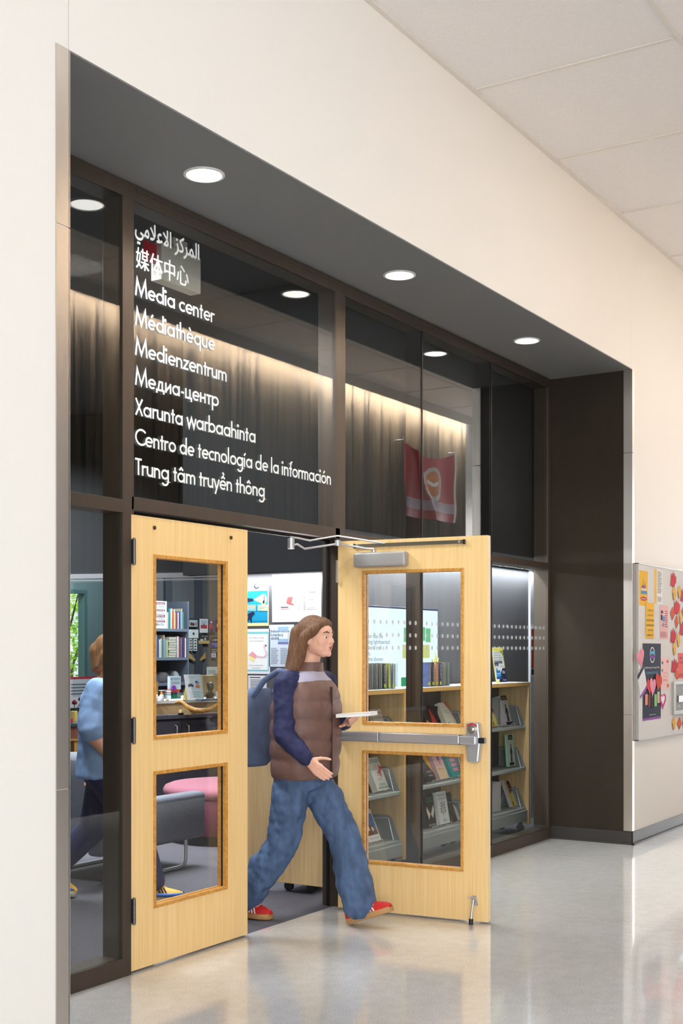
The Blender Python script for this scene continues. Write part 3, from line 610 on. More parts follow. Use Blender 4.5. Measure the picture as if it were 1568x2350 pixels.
sheet_px_x('flyer', 'large white flyer with a red boot pinned above the woman', 'poster', PX, 625, 1319, 738, 1428, PAPER, [
    ('rect', ink(246, 214, 216), 0.0, 0.86, 1.0, 1.0), ('rows', REDI, 0.38, 0.88, 0.6, 0.91, 1), ('poly', ink(226, 88, 88), BOOT), ('rows', NAVY, 0.18, 0.29, 0.4, 0.33, 1), ('rows', ink(190, 110, 120), 0.18, 0.26, 0.42, 0.29, 1),
    ('rect', ink(170, 176, 188), 0.06, 0.6, 0.45, 0.605), ('rect', ink(170, 176, 188), 0.06, 0.66, 0.45, 0.665), ('rect', ink(150, 156, 170), 0.15, 0.6, 0.153, 0.7)] +
    [('rect', ink(170, 176, 188), 0.06 + 0.0487 * i, 0.6, 0.063 + 0.0487 * i, 0.665) for i in range(9)] + [('rect', ink(236, 190, 194), 0.52, 0.62, 0.6, 0.67), ('rect', ink(200, 222, 210), 0.61, 0.62, 0.71, 0.67), ('rect', ink(186, 190, 214), 0.72, 0.62, 0.9, 0.67)] +
    [('rows', ink(206, 150, 156), 0.52, 0.24, 0.62, 0.6, 11), ('rows', GREYINK, 0.65, 0.24, 0.7, 0.6, 9), ('rows', GREYINK, 0.72, 0.44, 0.9, 0.6, 7), ('rows', GREYINK, 0.72, 0.24, 0.92, 0.3, 2)])
sheet_px_x('poster', 'pale blue poster headed Information Literacy skills behind the woman', 'poster', PX, 618, 1434, 675, 1530, ink(206, 216, 228), [
    ('rect', ink(150, 184, 214), 0.36, 0.6, 0.78, 0.95), ('rect', ink(214, 222, 234), 0.4, 0.66, 0.76, 0.86), ('rect', ink(110, 116, 176), 0.36, 0.54, 0.78, 0.59), ('text', NAVY, 0.08, 0.82, 0.085, 'Information', 0.74), ('text', NAVY, 0.08, 0.735, 0.085, 'Literacy', 0.5),
    ('text', NAVY, 0.08, 0.65, 0.085, 'skills', 0.32), ('rows', ink(150, 160, 178), 0.08, 0.06, 0.4, 0.46, 10), ('rows', ink(150, 160, 178), 0.46, 0.06, 0.84, 0.46, 10)])
sheet_px_x('poster', 'white poster of a pink long-necked bird with a teal border', 'poster', PX, 552, 1444, 620, 1546, ink(226, 232, 236), [
    ('rect', ink(120, 190, 196), 0.18, 0.06, 0.96, 0.94), ('rect', PAPER, 0.21, 0.09, 0.93, 0.89), ('text', GREYINK, 0.3, 0.79, 0.055, "Don't forget to Charge", 0.5), ('text', GREYINK, 0.3, 0.72, 0.035, 'YOUR CHROMEBOOK', 0.5),
    ('poly', ink(232, 160, 170), [(0.28, 0.42), (0.42, 0.5), (0.58, 0.4), (0.5, 0.34)]), ('poly', ink(240, 230, 150), [(0.28, 0.42), (0.5, 0.34), (0.48, 0.26), (0.3, 0.33)]), ('poly', ink(226, 190, 200), [(0.56, 0.4), (0.8, 0.39), (0.86, 0.44), (0.84, 0.52), (0.78, 0.6), (0.8, 0.66), (0.88, 0.66), (0.88, 0.62), (0.82, 0.6), (0.9, 0.5), (0.92, 0.42), (0.84, 0.36), (0.56, 0.37)]),
    ('circ', NAVY, 0.87, 0.63, 0.02, 0.02), ('text', GREYINK, 0.28, 0.18, 0.03, 'TO BE A CHARGE HERO', 0.5), ('text', GREYINK, 0.4, 0.12, 0.03, 'CHARGE EVERYDAY', 0.3)])
sheet_px_x('notice', 'small typed notice pinned below the bird poster', 'notice', PX, 570, 1550, 612, 1587, ink(222, 222, 226), [('rows', BLACK, 0.08, 0.82, 0.9, 0.94, 1), ('rows', GREYINK, 0.12, 0.1, 0.9, 0.78, 7)])

# ------------------------------------------------------------------ screen and things on top of the bookcases
tv = thing('television', 'large wall screen showing a white text slide behind the bookcases', 'television', (3.02, 0.60, 1.11))
tx0, tx1, tz0, tz1 = 2.96, 4.21, 1.115, 1.815
obj('housing', MB().box(tx0, tx1, 0.595, 0.638, tz0, tz1), mat('navy_black_bezel', (26, 40, 66), 0.35), tv, bevel=0.003)
SCW = emis('screen_white', (226, 242, 248), 1.4)
obj('screen', MB().box(tx0 + 0.014, tx1 - 0.014, 0.5935, 0.595, tz0 + 0.014, tz1 - 0.014), SCW, tv)
q = MB(); BL = emis('screen_blue_text', (84, 128, 168), 0.9); zz = 1.585
for i, s in enumerate(('This year was the', 'beginning lighthearted', 'transitions into a', 'moments.', 'and in the shonen', 'saying it has been', '', 'series for people who')):
    if s: q.text(s, 0.042, frame_m((3.03, 0.5925, zz - i * 0.0405), (1, 0, 0), (0, 0, 1)), width=0.019 * len(s))
obj('screen_text', q, BL, tv)
q = MB()
for i in range(5): q.box(3.66 + i * 0.085, 3.735 + i * 0.085, 0.592, 0.5932, 1.56 + 0.01 * (i % 2), 1.665 + 0.008 * (i % 2))
obj('screen_title', q, emis('screen_green', (140, 226, 170), 0.9), tv, label='green block lettering on the screen')
q = MB()
for i in range(3): q.box(3.64 + i * 0.15, 3.76 + i * 0.15, 0.592, 0.5932, 1.44, 1.54)
obj('screen_title', q, emis('screen_yellow', (232, 240, 150), 0.95), tv, label='yellow block lettering on the screen')
q = MB().box(3.62, 4.05, 0.592, 0.5932, 1.22, 1.30); q.ell((3.82, 0.5928, 1.36), (0.1, 0.0006, 0.07)); obj('screen_picture', q, emis('screen_mint', (60, 190, 130), 0.8), tv, label='plain green shape on the screen')

def mini_book(name, label, x, y, z, t, h, w, m, group, spine=None, tape=None):
    """A small upright book, spine toward the glass."""
    b = thing(name, label, 'book', (x, y, z), group=group)
    obj('cover', MB().box(x, x + t, y, y + 0.0015, z, z + h).box(x, x + 0.0015, y, y + w, z, z + h).box(x + t - 0.0015, x + t, y, y + w, z, z + h), m, b)
    obj('pages', MB().box(x + 0.0016, x + t - 0.0016, y + 0.0016, y + w - 0.003, z + 0.002, z + h - 0.003), PAPER, b)
    if spine: obj('spine_title', MB().text(spine, t * 0.62, frame_m((x + t * 0.3, y - 0.0004, z + h * 0.92), (0, 0, -1), (1, 0, 0)), width=h * 0.6), PAPER, b)
    if tape: obj('spine_label', MB().box(x, x + t, y - 0.0004, y, z + 0.006, z + 0.03), ink(206, 216, 60), b)
    return b
def holder(x0, x1, label):
    hd = thing('file_holder', label, 'file holder', (x0, 0.36, 1.235), group='clear file holders on the bookcases')
    ac = glass('clear_acrylic', (0.86, 0.92, 0.95), 0.05)
    q = MB().box(x0, x1, 0.36, 0.54, 1.235, 1.239)
    obj('tray', q, ac, hd)
    n = int((x1 - x0) / 0.06)
    for i in range(n + 1): xx = x0 + (x1 - x0 - 0.003) * i / n; obj('divider', MB().box(xx, xx + 0.003, 0.36, 0.54, 1.239, 1.41), ac, hd)
    return n
n = holder(2.80, 3.16, 'clear acrylic file holder packed with thin books, left of the black mullion')
n = holder(3.62, 3.98, 'clear acrylic file holder packed with thin books, right of the black mullion')
for x0, kinds in ((2.806, 'gmgbyw'), (3.626, 'nbolgg')):
    for i, kd in enumerate(kinds):
        xx = x0 + i * 0.0595
        if kd in 'gm':
            for j in range(5): mini_book('thin_book', 'thin grey-edged book in a bundle standing in a clear holder', xx + j * 0.0105, 0.375 + 0.004 * (j % 3), 1.2395, 0.0095, 0.168 - 0.004 * (j % 2), 0.12, ink(160 + 8 * (j % 3), 156 + 6 * (j % 2), 150), 'grey-edged books in the clear holders')
        else:
            c, lab, sp = {'b': (ink(60, 64, 78), 'black-spined', 'DEATH'), 'y': (ink(200, 206, 70), 'yellow-green spined', 'SUN'), 'n': (ink(90, 96, 150), 'navy-spined', 'WAVES'), 'o': (ink(222, 140, 92), 'orange-spined', 'DREAM'), 'l': (ink(92, 74, 96), 'dark plum spined', 'PLANET'), 'w': (ink(196, 200, 206), 'pale grey spined', '')}[kd]
            side = 'left' if x0 < 3 else 'right'
            mini_book('thin_book', '%s thin book with yellow shelf tape in the %s holder' % (lab, side), xx + 0.004, 0.372, 1.2395, 0.022, 0.168, 0.12, c, 'spined books in the clear holders', sp, True)
            for j in range(2): mini_book('thin_book', 'thin grey-edged book in a bundle standing in a clear holder', xx + 0.029 + j * 0.0105, 0.376, 1.2395, 0.0095, 0.164, 0.12, ink(172, 166, 158), 'grey-edged books in the clear holders')
lf = thing('potted_leaf', 'yellow-green pointed leaf sprig behind the right file holder', 'plant', (4.02, 0.52, 1.235))
q = MB()
for a, h in ((-0.06, 0.2), (0.0, 0.25), (0.05, 0.21)): q.tube([(4.02, 0.52, 1.236), (4.02 + a * 0.4, 0.52, 1.236 + h * 0.6), (4.02 + a, 0.52, 1.236 + h)], [0.003, 0.014, 0.001], 6)
obj('leaves', q, ink(190, 186, 70), lf)
# poster leaning on the wall above the right bookcase
sheet('poster', 'yellow and white reading poster with blue books on the right bookcase', 'poster', (4.985, 0.47, 1.236), (1, 0, 0), 0.215, 0.29, ink(236, 226, 90), [
    ('poly', PAPER, [(0.05, 0.04), (0.95, 0.04), (0.95, 0.8), (0.6, 0.88), (0.05, 0.9)]), ('poly', NAVY, [(0.3, 0.0), (1, 0.0), (1, 0.4), (0.75, 0.4), (0.6, 0.3), (0.4, 0.16)]),
    ('text', BLACK, 0.13, 0.83, 0.062, '"Books ARE a form', 0.66), ('text', BLACK, 0.13, 0.76, 0.062, 'of political action.', 0.62), ('text', BLACK, 0.13, 0.69, 0.062, 'Books are knowledge.', 0.72), ('text', BLACK, 0.13, 0.62, 0.062, 'Books are reflection.', 0.7),
    ('rect', NAVY, 0.08, 0.535, 0.8, 0.6), ('rect', NAVY, 0.08, 0.47, 0.42, 0.535), ('text', PAPER, 0.12, 0.55, 0.055, 'Books change your', 0.64), ('text', PAPER, 0.12, 0.485, 0.055, 'mind."', 0.24), ('text', BLACK, 0.56, 0.43, 0.05, '-Toni Morrison', 0.36),
    ('rect', ink(40, 120, 190), 0.12, 0.26, 0.5, 0.34), ('rect', ink(190, 220, 240), 0.14, 0.245, 0.5, 0.26), ('rect', ink(60, 150, 206), 0.1, 0.17, 0.52, 0.24), ('rect', ink(34, 84, 160), 0.08, 0.09, 0.54, 0.16), ('rows', PAPER, 0.66, 0.24, 0.94, 0.33, 3), ('text', PAPER, 0.62, 0.045, 0.055, 'Oregon', 0.3),
    ('circ', ink(60, 130, 60), 0.82, 0.87, 0.06, 0.035), ('circ', ink(60, 130, 60), 0.9, 0.8, 0.04, 0.03), ('circ', ink(60, 130, 60), 0.2, 0.37, 0.05, 0.03)], v=(0, 0.16, 1))
# narrow red banner on the pale trim at the end of the display wall
bn = sheet('banner', 'narrow red banner with white ends at the end of the display wall', 'banner', (6.04, 0.6185, 1.26), (1, 0, 0), 0.075, 0.47, PAPER, [('rect', ink(190, 60, 40), 0.0, 0.16, 1, 0.92), ('rect', NAVY, 0.0, 0.04, 1, 0.15)])

# ------------------------------------------------------------------ books on the display shelves
def disp_book(label, px, py_base, z, w, h, t, cover, els=(), lean=24, yaw=0, Y=0.40, group='face-out books on the display shelves', easel=True, spine_m=None):
    """A face-out book standing on a shelf at height z, leaning back; left lower corner found along the ray of pixel column px."""
    x = at(px, py_base, Y).x; rot = Euler((-math.radians(lean), 0, math.radians(yaw)), 'XYZ')
    b = thing('book', label, 'book', (x, Y, z + 0.012), (rot.x, rot.y, rot.z), group=group)
    q = MB().box(0, w, -0.001, 0.001, 0, h).box(0, w, t - 0.001, t + 0.001, 0, h); obj('cover', q, cover, b, local=True)
    obj('spine', MB().box(-0.001, 0.001, -0.001, t + 0.001, 0, h), spine_m or cover, b, local=True); obj('pages', MB().box(0.002, w - 0.003, 0.001, t - 0.001, 0.002, h - 0.002), PAPER, b, local=True)
    by = {}; lift = 0.001
    for e in els:
        k, m = e[0], e[1]; lift += 0.0003; F = lambda a, c: Vector((a * w, -lift, c * h)); q = by.setdefault((m.name, k == 'text'), (MB(), m))[0]
        if k == 'rect': a, c, d, f_ = e[2:6]; q.add([F(a, c), F(d, c), F(d, f_), F(a, f_)], [(0, 1, 2, 3)])
        elif k == 'poly': q.add([F(*p) for p in e[2]], [tuple(range(len(e[2])))])
        elif k == 'circ': cx, cy, rx, ry = e[2:6]; q.add([F(cx + rx * math.cos(2 * PI * i / 18), cy + ry * math.sin(2 * PI * i / 18)) for i in range(18)], [tuple(range(18))])
        elif k == 'text': a, c, s, body, wd = e[2:7]; q.text(body, s * h, frame_m(F(a, c), (1, 0, 0), (0, 0, 1)), width=wd * w)
    for (nm, tx), (q, m) in by.items(): obj('title' if tx else 'cover_art', q, m, b, local=True)
    if easel:
        e_ = thing('book_easel', 'white wire easel under the ' + ' '.join(label.split()[:10]), 'book stand', (x + w / 2, Y, z), (0, 0, math.radians(yaw)), group='wire easels on the display shelves'); q = MB(); hw = w * 0.3; ln = math.tan(math.radians(lean)); zz = h * 0.62
        for sx in (-1, 1):
            q.tube([(sx * hw, -0.03, 0.022), (sx * hw, -0.03, 0.003), (sx * hw, 0.004, 0.003), (sx * hw, 0.02 + t + 0.006, 0.004), (sx * hw * 0.5, t + 0.012 + zz * ln, zz), (sx * hw * 0.5 - sx * 0.004, t + 0.02 + zz * ln, zz * 0.7), (sx * hw, t + 0.04 + zz * ln, 0.004)], 0.0018, 6)
        q.tube([(-hw, -0.03, 0.022), (hw, -0.03, 0.022)], 0.0018, 6); q.tube([(-hw * 0.5, t + 0.012 + zz * ln, zz), (hw * 0.5, t + 0.012 + zz * ln, zz)], 0.0018, 6)
        obj('wire', q, mat('white_wire', (225, 228, 228), 0.4), e_, local=True)
    return b
CRM = ink(226, 216, 200); SKIN_B = ink(120, 78, 60); LEATH = ink(36, 34, 38)
Z1, Z2, Z3 = 0.875, 0.53, 0.195
disp_book('cream SOUTH TO AMERICA book alone on its shelf', 876, 1655, Z1, 0.15, 0.225, 0.03, CRM, [('text', ink(120, 40, 36), 0.06, 0.82, 0.13, 'SOUTH', 0.84), ('text', ink(150, 90, 80), 0.06, 0.7, 0.08, 'TO AMERICA', 0.84), ('rect', ink(90, 80, 60), 0.2, 0.1, 0.8, 0.5), ('rect', ink(206, 196, 160), 0.25, 0.14, 0.75, 0.46)])
disp_book('white ROGUES book with green lettering and a torn red piece', 868, 1828, Z2, 0.155, 0.24, 0.045, ink(236, 236, 228), [('text', ink(20, 120, 70), 0.04, 0.84, 0.15, 'ROGUES', 0.92), ('text', REDI, 0.38, 0.75, 0.05, 'TRUE', 0.2), ('text', REDI, 0.34, 0.68, 0.05, 'STORIES', 0.3), ('text', REDI, 0.4, 0.44, 0.05, 'AND', 0.2), ('text', REDI, 0.34, 0.32, 0.05, 'CROOKS', 0.3), ('poly', ink(214, 44, 50), [(0.45, 0.52), (0.75, 0.66), (0.72, 0.76), (1.0, 0.66), (0.92, 0.56), (0.82, 0.58), (0.7, 0.36), (0.62, 0.5)]), ('text', ink(20, 120, 70), 0.3, 0.15, 0.08, 'PATRICK', 0.5), ('text', ink(20, 120, 70), 0.14, 0.05, 0.085, 'RADDEN KEEFE', 0.82)])
disp_book('white-bordered book with a photo of people under blue sky', 848, 1955, Z3, 0.16, 0.225, 0.03, ink(236, 236, 236), [('rect', ink(70, 118, 176), 0.06, 0.2, 0.94, 0.86), ('poly', ink(120, 72, 50), [(0.06, 0.2), (0.06, 0.66), (0.3, 0.7), (0.5, 0.5), (0.7, 0.52), (0.94, 0.2)]), ('circ', ink(236, 226, 216), 0.3, 0.42, 0.1, 0.08), ('circ', ink(226, 216, 206), 0.62, 0.38, 0.09, 0.07), ('text', GREYINK, 0.16, 0.08, 0.07, 'BLACK IN BLUES', 0.7)])
disp_book('dark red book leaning beside the black mullion on the top shelf', 990, 1668, Z1, 0.15, 0.225, 0.03, ink(54, 38, 40), [('poly', ink(190, 50, 40), [(0.3, 0), (1, 0), (1, 0.5), (0.7, 0.9), (0.6, 0.5)]), ('poly', ink(230, 110, 50), [(0, 0), (0.4, 0), (0.2, 0.45), (0, 0.5)]), ('rect', ink(30, 26, 30), 0.0, 0.86, 1, 1)])
disp_book('cream book with flowers and red orange stripes on the top shelf', 1032, 1668, Z1, 0.165, 0.235, 0.035, ink(232, 228, 210), [('poly', REDI, [(0.5, 1), (0.66, 1), (1.0, 0.36), (1, 0.52)]), ('poly', ink(120, 160, 160), [(0.66, 1), (0.78, 1), (1, 0.62), (1, 0.52)]), ('poly', ink(238, 130, 60), [(0.78, 1), (0.95, 1), (1, 0.9), (1, 0.62)]), ('text', GREYINK, 0.12, 0.8, 0.06, 'Two are', 0.2), ('text', GREYINK, 0.12, 0.7, 0.06, 'and the Diamond', 0.45), ('circ', ink(90, 150, 190), 0.28, 0.22, 0.13, 0.1), ('circ', ink(236, 200, 60), 0.28, 0.24, 0.05, 0.04), ('circ', ink(60, 60, 66), 0.7, 0.16, 0.1, 0.06)])
disp_book('dark grey book with a golden wedge on the middle shelf', 980, 1800, Z2, 0.15, 0.235, 0.032, ink(66, 62, 62), [('poly', ink(236, 174, 74), [(0.2, 1), (0.95, 1), (0.98, 0.25)]), ('text', CRM, 0.3, 0.28, 0.09, 'OCEAN', 0.5), ('text', CRM, 0.4, 0.16, 0.08, 'VUONG', 0.4)])
disp_book('pink and peach book on the middle shelf', 1011, 1796, Z2, 0.145, 0.24, 0.03, ink(236, 190, 196), [('rect', ink(244, 214, 176), 0.0, 0.0, 1, 0.42), ('poly', ink(110, 110, 160), [(0.4, 0.6), (0.55, 0.9), (0.7, 0.7), (0.6, 0.56)]), ('circ', ink(226, 130, 130), 0.6, 0.56, 0.12, 0.08), ('text', ink(200, 110, 100), 0.2, 0.3, 0.08, 'BELOVED', 0.6)])
disp_book('teal book with pink panels on the middle shelf', 1040, 1790, Z2, 0.15, 0.235, 0.028, ink(40, 168, 172), [('text', PAPER, 0.1, 0.84, 0.1, 'MAYA', 0.5), ('text', PAPER, 0.1, 0.74, 0.1, 'ANGELOU', 0.8), ('rect', ink(240, 170, 200), 0.3, 0.5, 0.95, 0.62), ('rect', ink(240, 170, 200), 0.3, 0.34, 0.95, 0.46), ('rect', ink(240, 170, 200), 0.3, 0.18, 0.95, 0.3)])
disp_book('black ORDINARY HAZARDS book with a pale butterfly', 980, 1912, Z3, 0.15, 0.232, 0.035, ink(44, 42, 44), [('text', ink(80, 150, 100), 0.22, 0.86, 0.1, 'ORDINARY', 0.7), ('text', ink(80, 150, 100), 0.26, 0.77, 0.1, 'HAZARDS', 0.64), ('poly', ink(226, 214, 200), [(0.52, 0.4), (0.2, 0.66), (0.16, 0.5), (0.34, 0.24)]), ('poly', ink(226, 214, 200), [(0.56, 0.4), (0.88, 0.68), (0.92, 0.5), (0.76, 0.26)]), ('text', CRM, 0.24, 0.04, 0.08, 'NIKKI GRIMES', 0.68)], lean=8)
disp_book('white book with a blue leaf sprig beside the butterfly book', 1011, 1905, Z3, 0.155, 0.24, 0.03, ink(232, 234, 230), [('text', ink(70, 110, 130), 0.06, 0.86, 0.1, 'MARGARET', 0.86), ('text', ink(70, 110, 130), 0.12, 0.75, 0.1, 'ATWOOD', 0.76), ('rect', ink(40, 60, 66), 0.49, 0.26, 0.52, 0.72)] + [('poly', ink(60, 90, 100), [(0.5, 0.3 + 0.08 * i), (0.2 + 0.03 * i, 0.4 + 0.085 * i), (0.26 + 0.03 * i, 0.43 + 0.085 * i)]) for i in range(4)] + [('poly', ink(60, 90, 100), [(0.5, 0.3 + 0.08 * i), (0.8 - 0.03 * i, 0.4 + 0.085 * i), (0.74 - 0.03 * i, 0.43 + 0.085 * i)]) for i in range(4)] + [('text', ink(70, 110, 130), 0.34, 0.08, 0.09, 'DEARLY', 0.42)], lean=10)
disp_book('black and white photo book at the door glass edge', 1049, 1900, Z3, 0.15, 0.225, 0.03, ink(70, 68, 68), [('poly', ink(206, 204, 200), [(0.1, 0), (0.6, 0), (0.5, 0.4), (0.2, 0.6)]), ('circ', ink(150, 146, 142), 0.5, 0.72, 0.2, 0.14)])
FIG = [('rect', BLACK, 0, 0.84, 1, 1), ('text', ink(226, 196, 110), 0.12, 0.905, 0.06, 'BECOMING US', 0.76), ('text', CRM, 0.2, 0.86, 0.035, 'a memoir of voices', 0.6), ('circ', SKIN_B, 0.5, 0.66, 0.08, 0.045), ('poly', LEATH, [(0.3, 0.12), (0.4, 0.46), (0.26, 0.34), (0.22, 0.4), (0.42, 0.61), (0.58, 0.61), (0.8, 0.4), (0.76, 0.34), (0.62, 0.46), (0.68, 0.12)]), ('poly', ink(50, 36, 32), [(0.42, 0.7), (0.58, 0.7), (0.62, 0.5), (0.56, 0.62), (0.44, 0.62), (0.38, 0.5)]), ('rect', BLACK, 0, 0, 1, 0.1), ('text', ink(160, 60, 80), 0.56, 0.75, 0.04, 'author', 0.34)]
JKT = [('poly', SKIN_B, [(0.36, 0.86), (0.62, 0.86), (0.66, 0.6), (0.5, 0.48), (0.36, 0.58)]), ('poly', ink(44, 30, 28), [(0.3, 0.4), (0.28, 0.86), (0.48, 0.95), (0.7, 0.86), (0.8, 0.46), (0.64, 0.56), (0.62, 0.82), (0.38, 0.82), (0.4, 0.5)]), ('poly', ink(238, 206, 60), [(0.02, 0), (0.1, 0.4), (0.4, 0.48), (0.5, 0.1), (0.62, 0.48), (0.88, 0.4), (1, 0)]), ('rect', ink(206, 214, 220), 0.42, 0.02, 0.6, 0.44), ('circ', ink(150, 126, 30), 0.2, 0.1, 0.1, 0.08), ('circ', ink(150, 126, 30), 0.84, 0.1, 0.1, 0.08), ('text', ink(170, 80, 70), 0.34, 0.91, 0.07, 'Becoming', 0.6)]
disp_book('peach book with a yellow jacket portrait on the top right shelf', 1131, 1672, Z1, 0.135, 0.225, 0.022, ink(226, 180, 136), JKT, lean=20)
disp_book('grey book with a figure in black in front of its copies', 1163, 1666, Z1, 0.115, 0.245, 0.05, ink(206, 200, 200), FIG, lean=14)
for i in range(5): mini_book('paperback', 'grey paperback with black top in the row of identical copies', at(1139, 1668, 0.42).x + i * 0.0215, 0.40 + 0.008 * i, Z1 + 0.002, 0.02, 0.235, 0.09, ink(150, 150, 150), 'identical copies on the top right shelf')
disp_book('mint display frame holding a tall card of a figure in black', 1166, 1768, Z2, 0.145, 0.262, 0.012, ink(170, 222, 190), [(e[0], e[1], *([0.24 + 0.6 * e[2], 0.03 + 0.95 * e[3], 0.24 + 0.6 * e[4], 0.03 + 0.95 * e[5]] if e[0] == 'rect' else [0.24 + 0.6 * e[2], 0.03 + 0.95 * e[3], 0.6 * e[4], 0.95 * e[5]] if e[0] == 'circ' else [[(0.24 + 0.6 * a, 0.03 + 0.95 * c) for a, c in e[2]]] if e[0] == 'poly' else [0.24 + 0.6 * e[2], 0.03 + 0.95 * e[3], e[4], e[5], 0.6 * e[6]])) for e in [('rect', ink(206, 198, 200), 0, 0, 1, 1)] + FIG], lean=4, easel=False)
disp_book('peach book with a yellow jacket portrait leaning on the bottom shelf', 1177, 1858, Z3, 0.135, 0.235, 0.028, ink(226, 180, 136), JKT, lean=22, spine_m=ink(206, 200, 196))
for i in range(7): mini_book('paperback', 'white paperback in the row of identical copies', at(1131, 1868, 0.40).x + i * 0.0225, 0.40 - 0.0 * i, Z3 + 0.002, 0.021, 0.235, 0.12, ink(222, 222, 222), 'white copies on the bottom right shelf', 'BECOMING')
for i in range(4): mini_book('paperback', 'dark paperback standing at the back of the top middle shelf', at(978, 1620, 0.55).x + i * 0.03, 0.5, Z1 + 0.002, 0.024, 0.2, 0.09, ink(50 + i * 9, 44, 56), 'dark books at the back of the middle bookcase')

# ================================================================== BULLETIN BOARD ON THE RIGHT WALL
BD = WY - 0.028
bb = thing('bulletin_board', 'large pale bulletin board on the right corridor wall', 'bulletin board', (5.047, WY, 0.798))
obj('panel', MB().box(5.052, 5.955, BD, WY, 0.803, 2.170).box(5.959, 7.6, BD, WY, 0.803, 2.170), mat('pale_grey_tackboard', (232, 231, 231), 0.85, spec=0.1, noise=0.04, nscale=(300, 300, 300)), bb)
obj('frame', MB().box(5.047, 5.053, BD - 0.003, WY, 0.798, 2.175).box(5.047, 7.6, BD - 0.003, WY, 0.798, 0.804).box(5.047, 7.6, BD - 0.003, WY, 2.169, 2.175), ALU, bb)
BP = BD - 0.0005
def board_px(cx, cy): return 1440 + cx * 128 / 684, 1280 + cy * 440 / 2350     # zoomed crop to photograph pixels
def bsheet(name, label, x0, y0, x1, y1, paper, els=(), cat='poster', dy=0.0):
    a = board_px(x0, y0); b = board_px(x1, y1); return sheet_px(name, label, cat, BP - dy, a[0], a[1], b[0], b[1], paper, els)
bsheet('flyer', 'yellow flyer with a tiered cake at top left of the board', 145, 152, 250, 582, YEL, [('rect', ink(150, 90, 150), 0.28, 0.5, 0.75, 0.58), ('rect', ink(244, 220, 180), 0.24, 0.43, 0.8, 0.5), ('rect', ink(80, 150, 190), 0.2, 0.33, 0.9, 0.43), ('poly', ink(110, 170, 70), [(0.42, 0.58), (0.46, 0.84), (0.52, 0.58)]), ('poly', REDI, [(0.6, 0.58), (0.72, 0.74), (0.68, 0.58)]), ('circ', ink(196, 44, 40), 0.5, 0.2, 0.38, 0.06), ('text', PAPER, 0.2, 0.18, 0.05, 'APRIL', 0.6)], 'flyer')
bsheet('flyer', 'white flyer with a yellow left stripe and fine print', 332, 135, 430, 560, PAPER, [('rect', YEL, 0, 0, 0.28, 1), ('rows', GREYINK, 0.36, 0.3, 0.95, 0.95, 14), ('rows', GREYINK, 0.36, 0.06, 0.95, 0.22, 4)], 'flyer')
bsheet('flyer', 'yellow flyer reading there is always something happening in the library', 225, 548, 328, 985, YEL, [('text', BLACK, 0.2, 0.76, 0.075, 'THERE IS', 0.7), ('text', BLACK, 0.2, 0.62, 0.075, 'ALWAYS', 0.66), ('text', BLACK, 0.06, 0.48, 0.075, 'SOMETHING', 0.9), ('text', BLACK, 0.06, 0.34, 0.075, 'HAPPENING', 0.9), ('text', BLACK, 0.26, 0.2, 0.075, 'IN THE', 0.56), ('text', BLACK, 0.16, 0.06, 0.075, 'LIBRARY', 0.74)], 'flyer', 0.002)
bsheet('flyer', 'pink flyer with a reading figure and small print', 398, 580, 500, 995, ink(240, 190, 190), [('circ', ink(90, 50, 40), 0.25, 0.8, 0.14, 0.05), ('rect', BLACK, 0.1, 0.56, 0.3, 0.72), ('rect', ink(120, 140, 200), 0.28, 0.52, 0.6, 0.68), ('rows', ink(170, 90, 90), 0.62, 0.34, 0.95, 0.86, 8), ('rows', ink(170, 90, 90), 0.06, 0.05, 0.95, 0.22, 6), ('circ', ink(150, 150, 190), 0.4, 0.42, 0.16, 0.06)], 'flyer')
bsheet('poster', 'tall navy romance books poster with a purple foot', 188, 1050, 410, 2000, ink(38, 44, 66), [('rect', ink(150, 80, 176), 0, 0, 1, 0.03), ('circ', PAPER, 0.52, 0.85, 0.14, 0.105), ('circ', ink(38, 44, 66), 0.52, 0.85, 0.11, 0.09), ('rect', ink(90, 180, 220), 0.38, 0.86, 0.66, 0.9), ('rect', ink(140, 70, 170), 0.38, 0.81, 0.66, 0.845), ('text', PAPER, 0.1, 0.675, 0.035, 'Celebrating Young Adult', 0.82), ('text', ink(110, 190, 226), 0.18, 0.6, 0.045, 'ROMANCE BOOKS', 0.64),
    ('rect', ink(226, 150, 130), 0.12, 0.2, 0.26, 0.34), ('rect', ink(120, 50, 40), 0.28, 0.17, 0.42, 0.33), ('rect', ink(40, 26, 34), 0.45, 0.15, 0.58, 0.3), ('rect', ink(150, 200, 130), 0.62, 0.17, 0.76, 0.33), ('rect', ink(196, 206, 150), 0.78, 0.21, 0.92, 0.36), ('text', PAPER, 0.36, 0.06, 0.02, 'library', 0.34)])
bsheet('flyer', 'pink flyer bordered with small hearts and leaves', 415, 1225, 515, 1620, ink(244, 206, 200), [('text', ink(230, 80, 120), 0.25, 0.5, 0.07, 'adult', 0.5), ('text', ink(230, 80, 120), 0.25, 0.4, 0.07, 'book', 0.5), ('circ', ink(80, 90, 150), 0.15, 0.84, 0.09, 0.05), ('circ', ink(230, 90, 110), 0.75, 0.88, 0.14, 0.05), ('circ', ink(236, 100, 60), 0.8, 0.12, 0.12, 0.06), ('circ', ink(90, 110, 160), 0.12, 0.6, 0.07, 0.05), ('rows', ink(220, 120, 120), 0.2, 0.26, 0.8, 0.34, 2)], 'flyer')
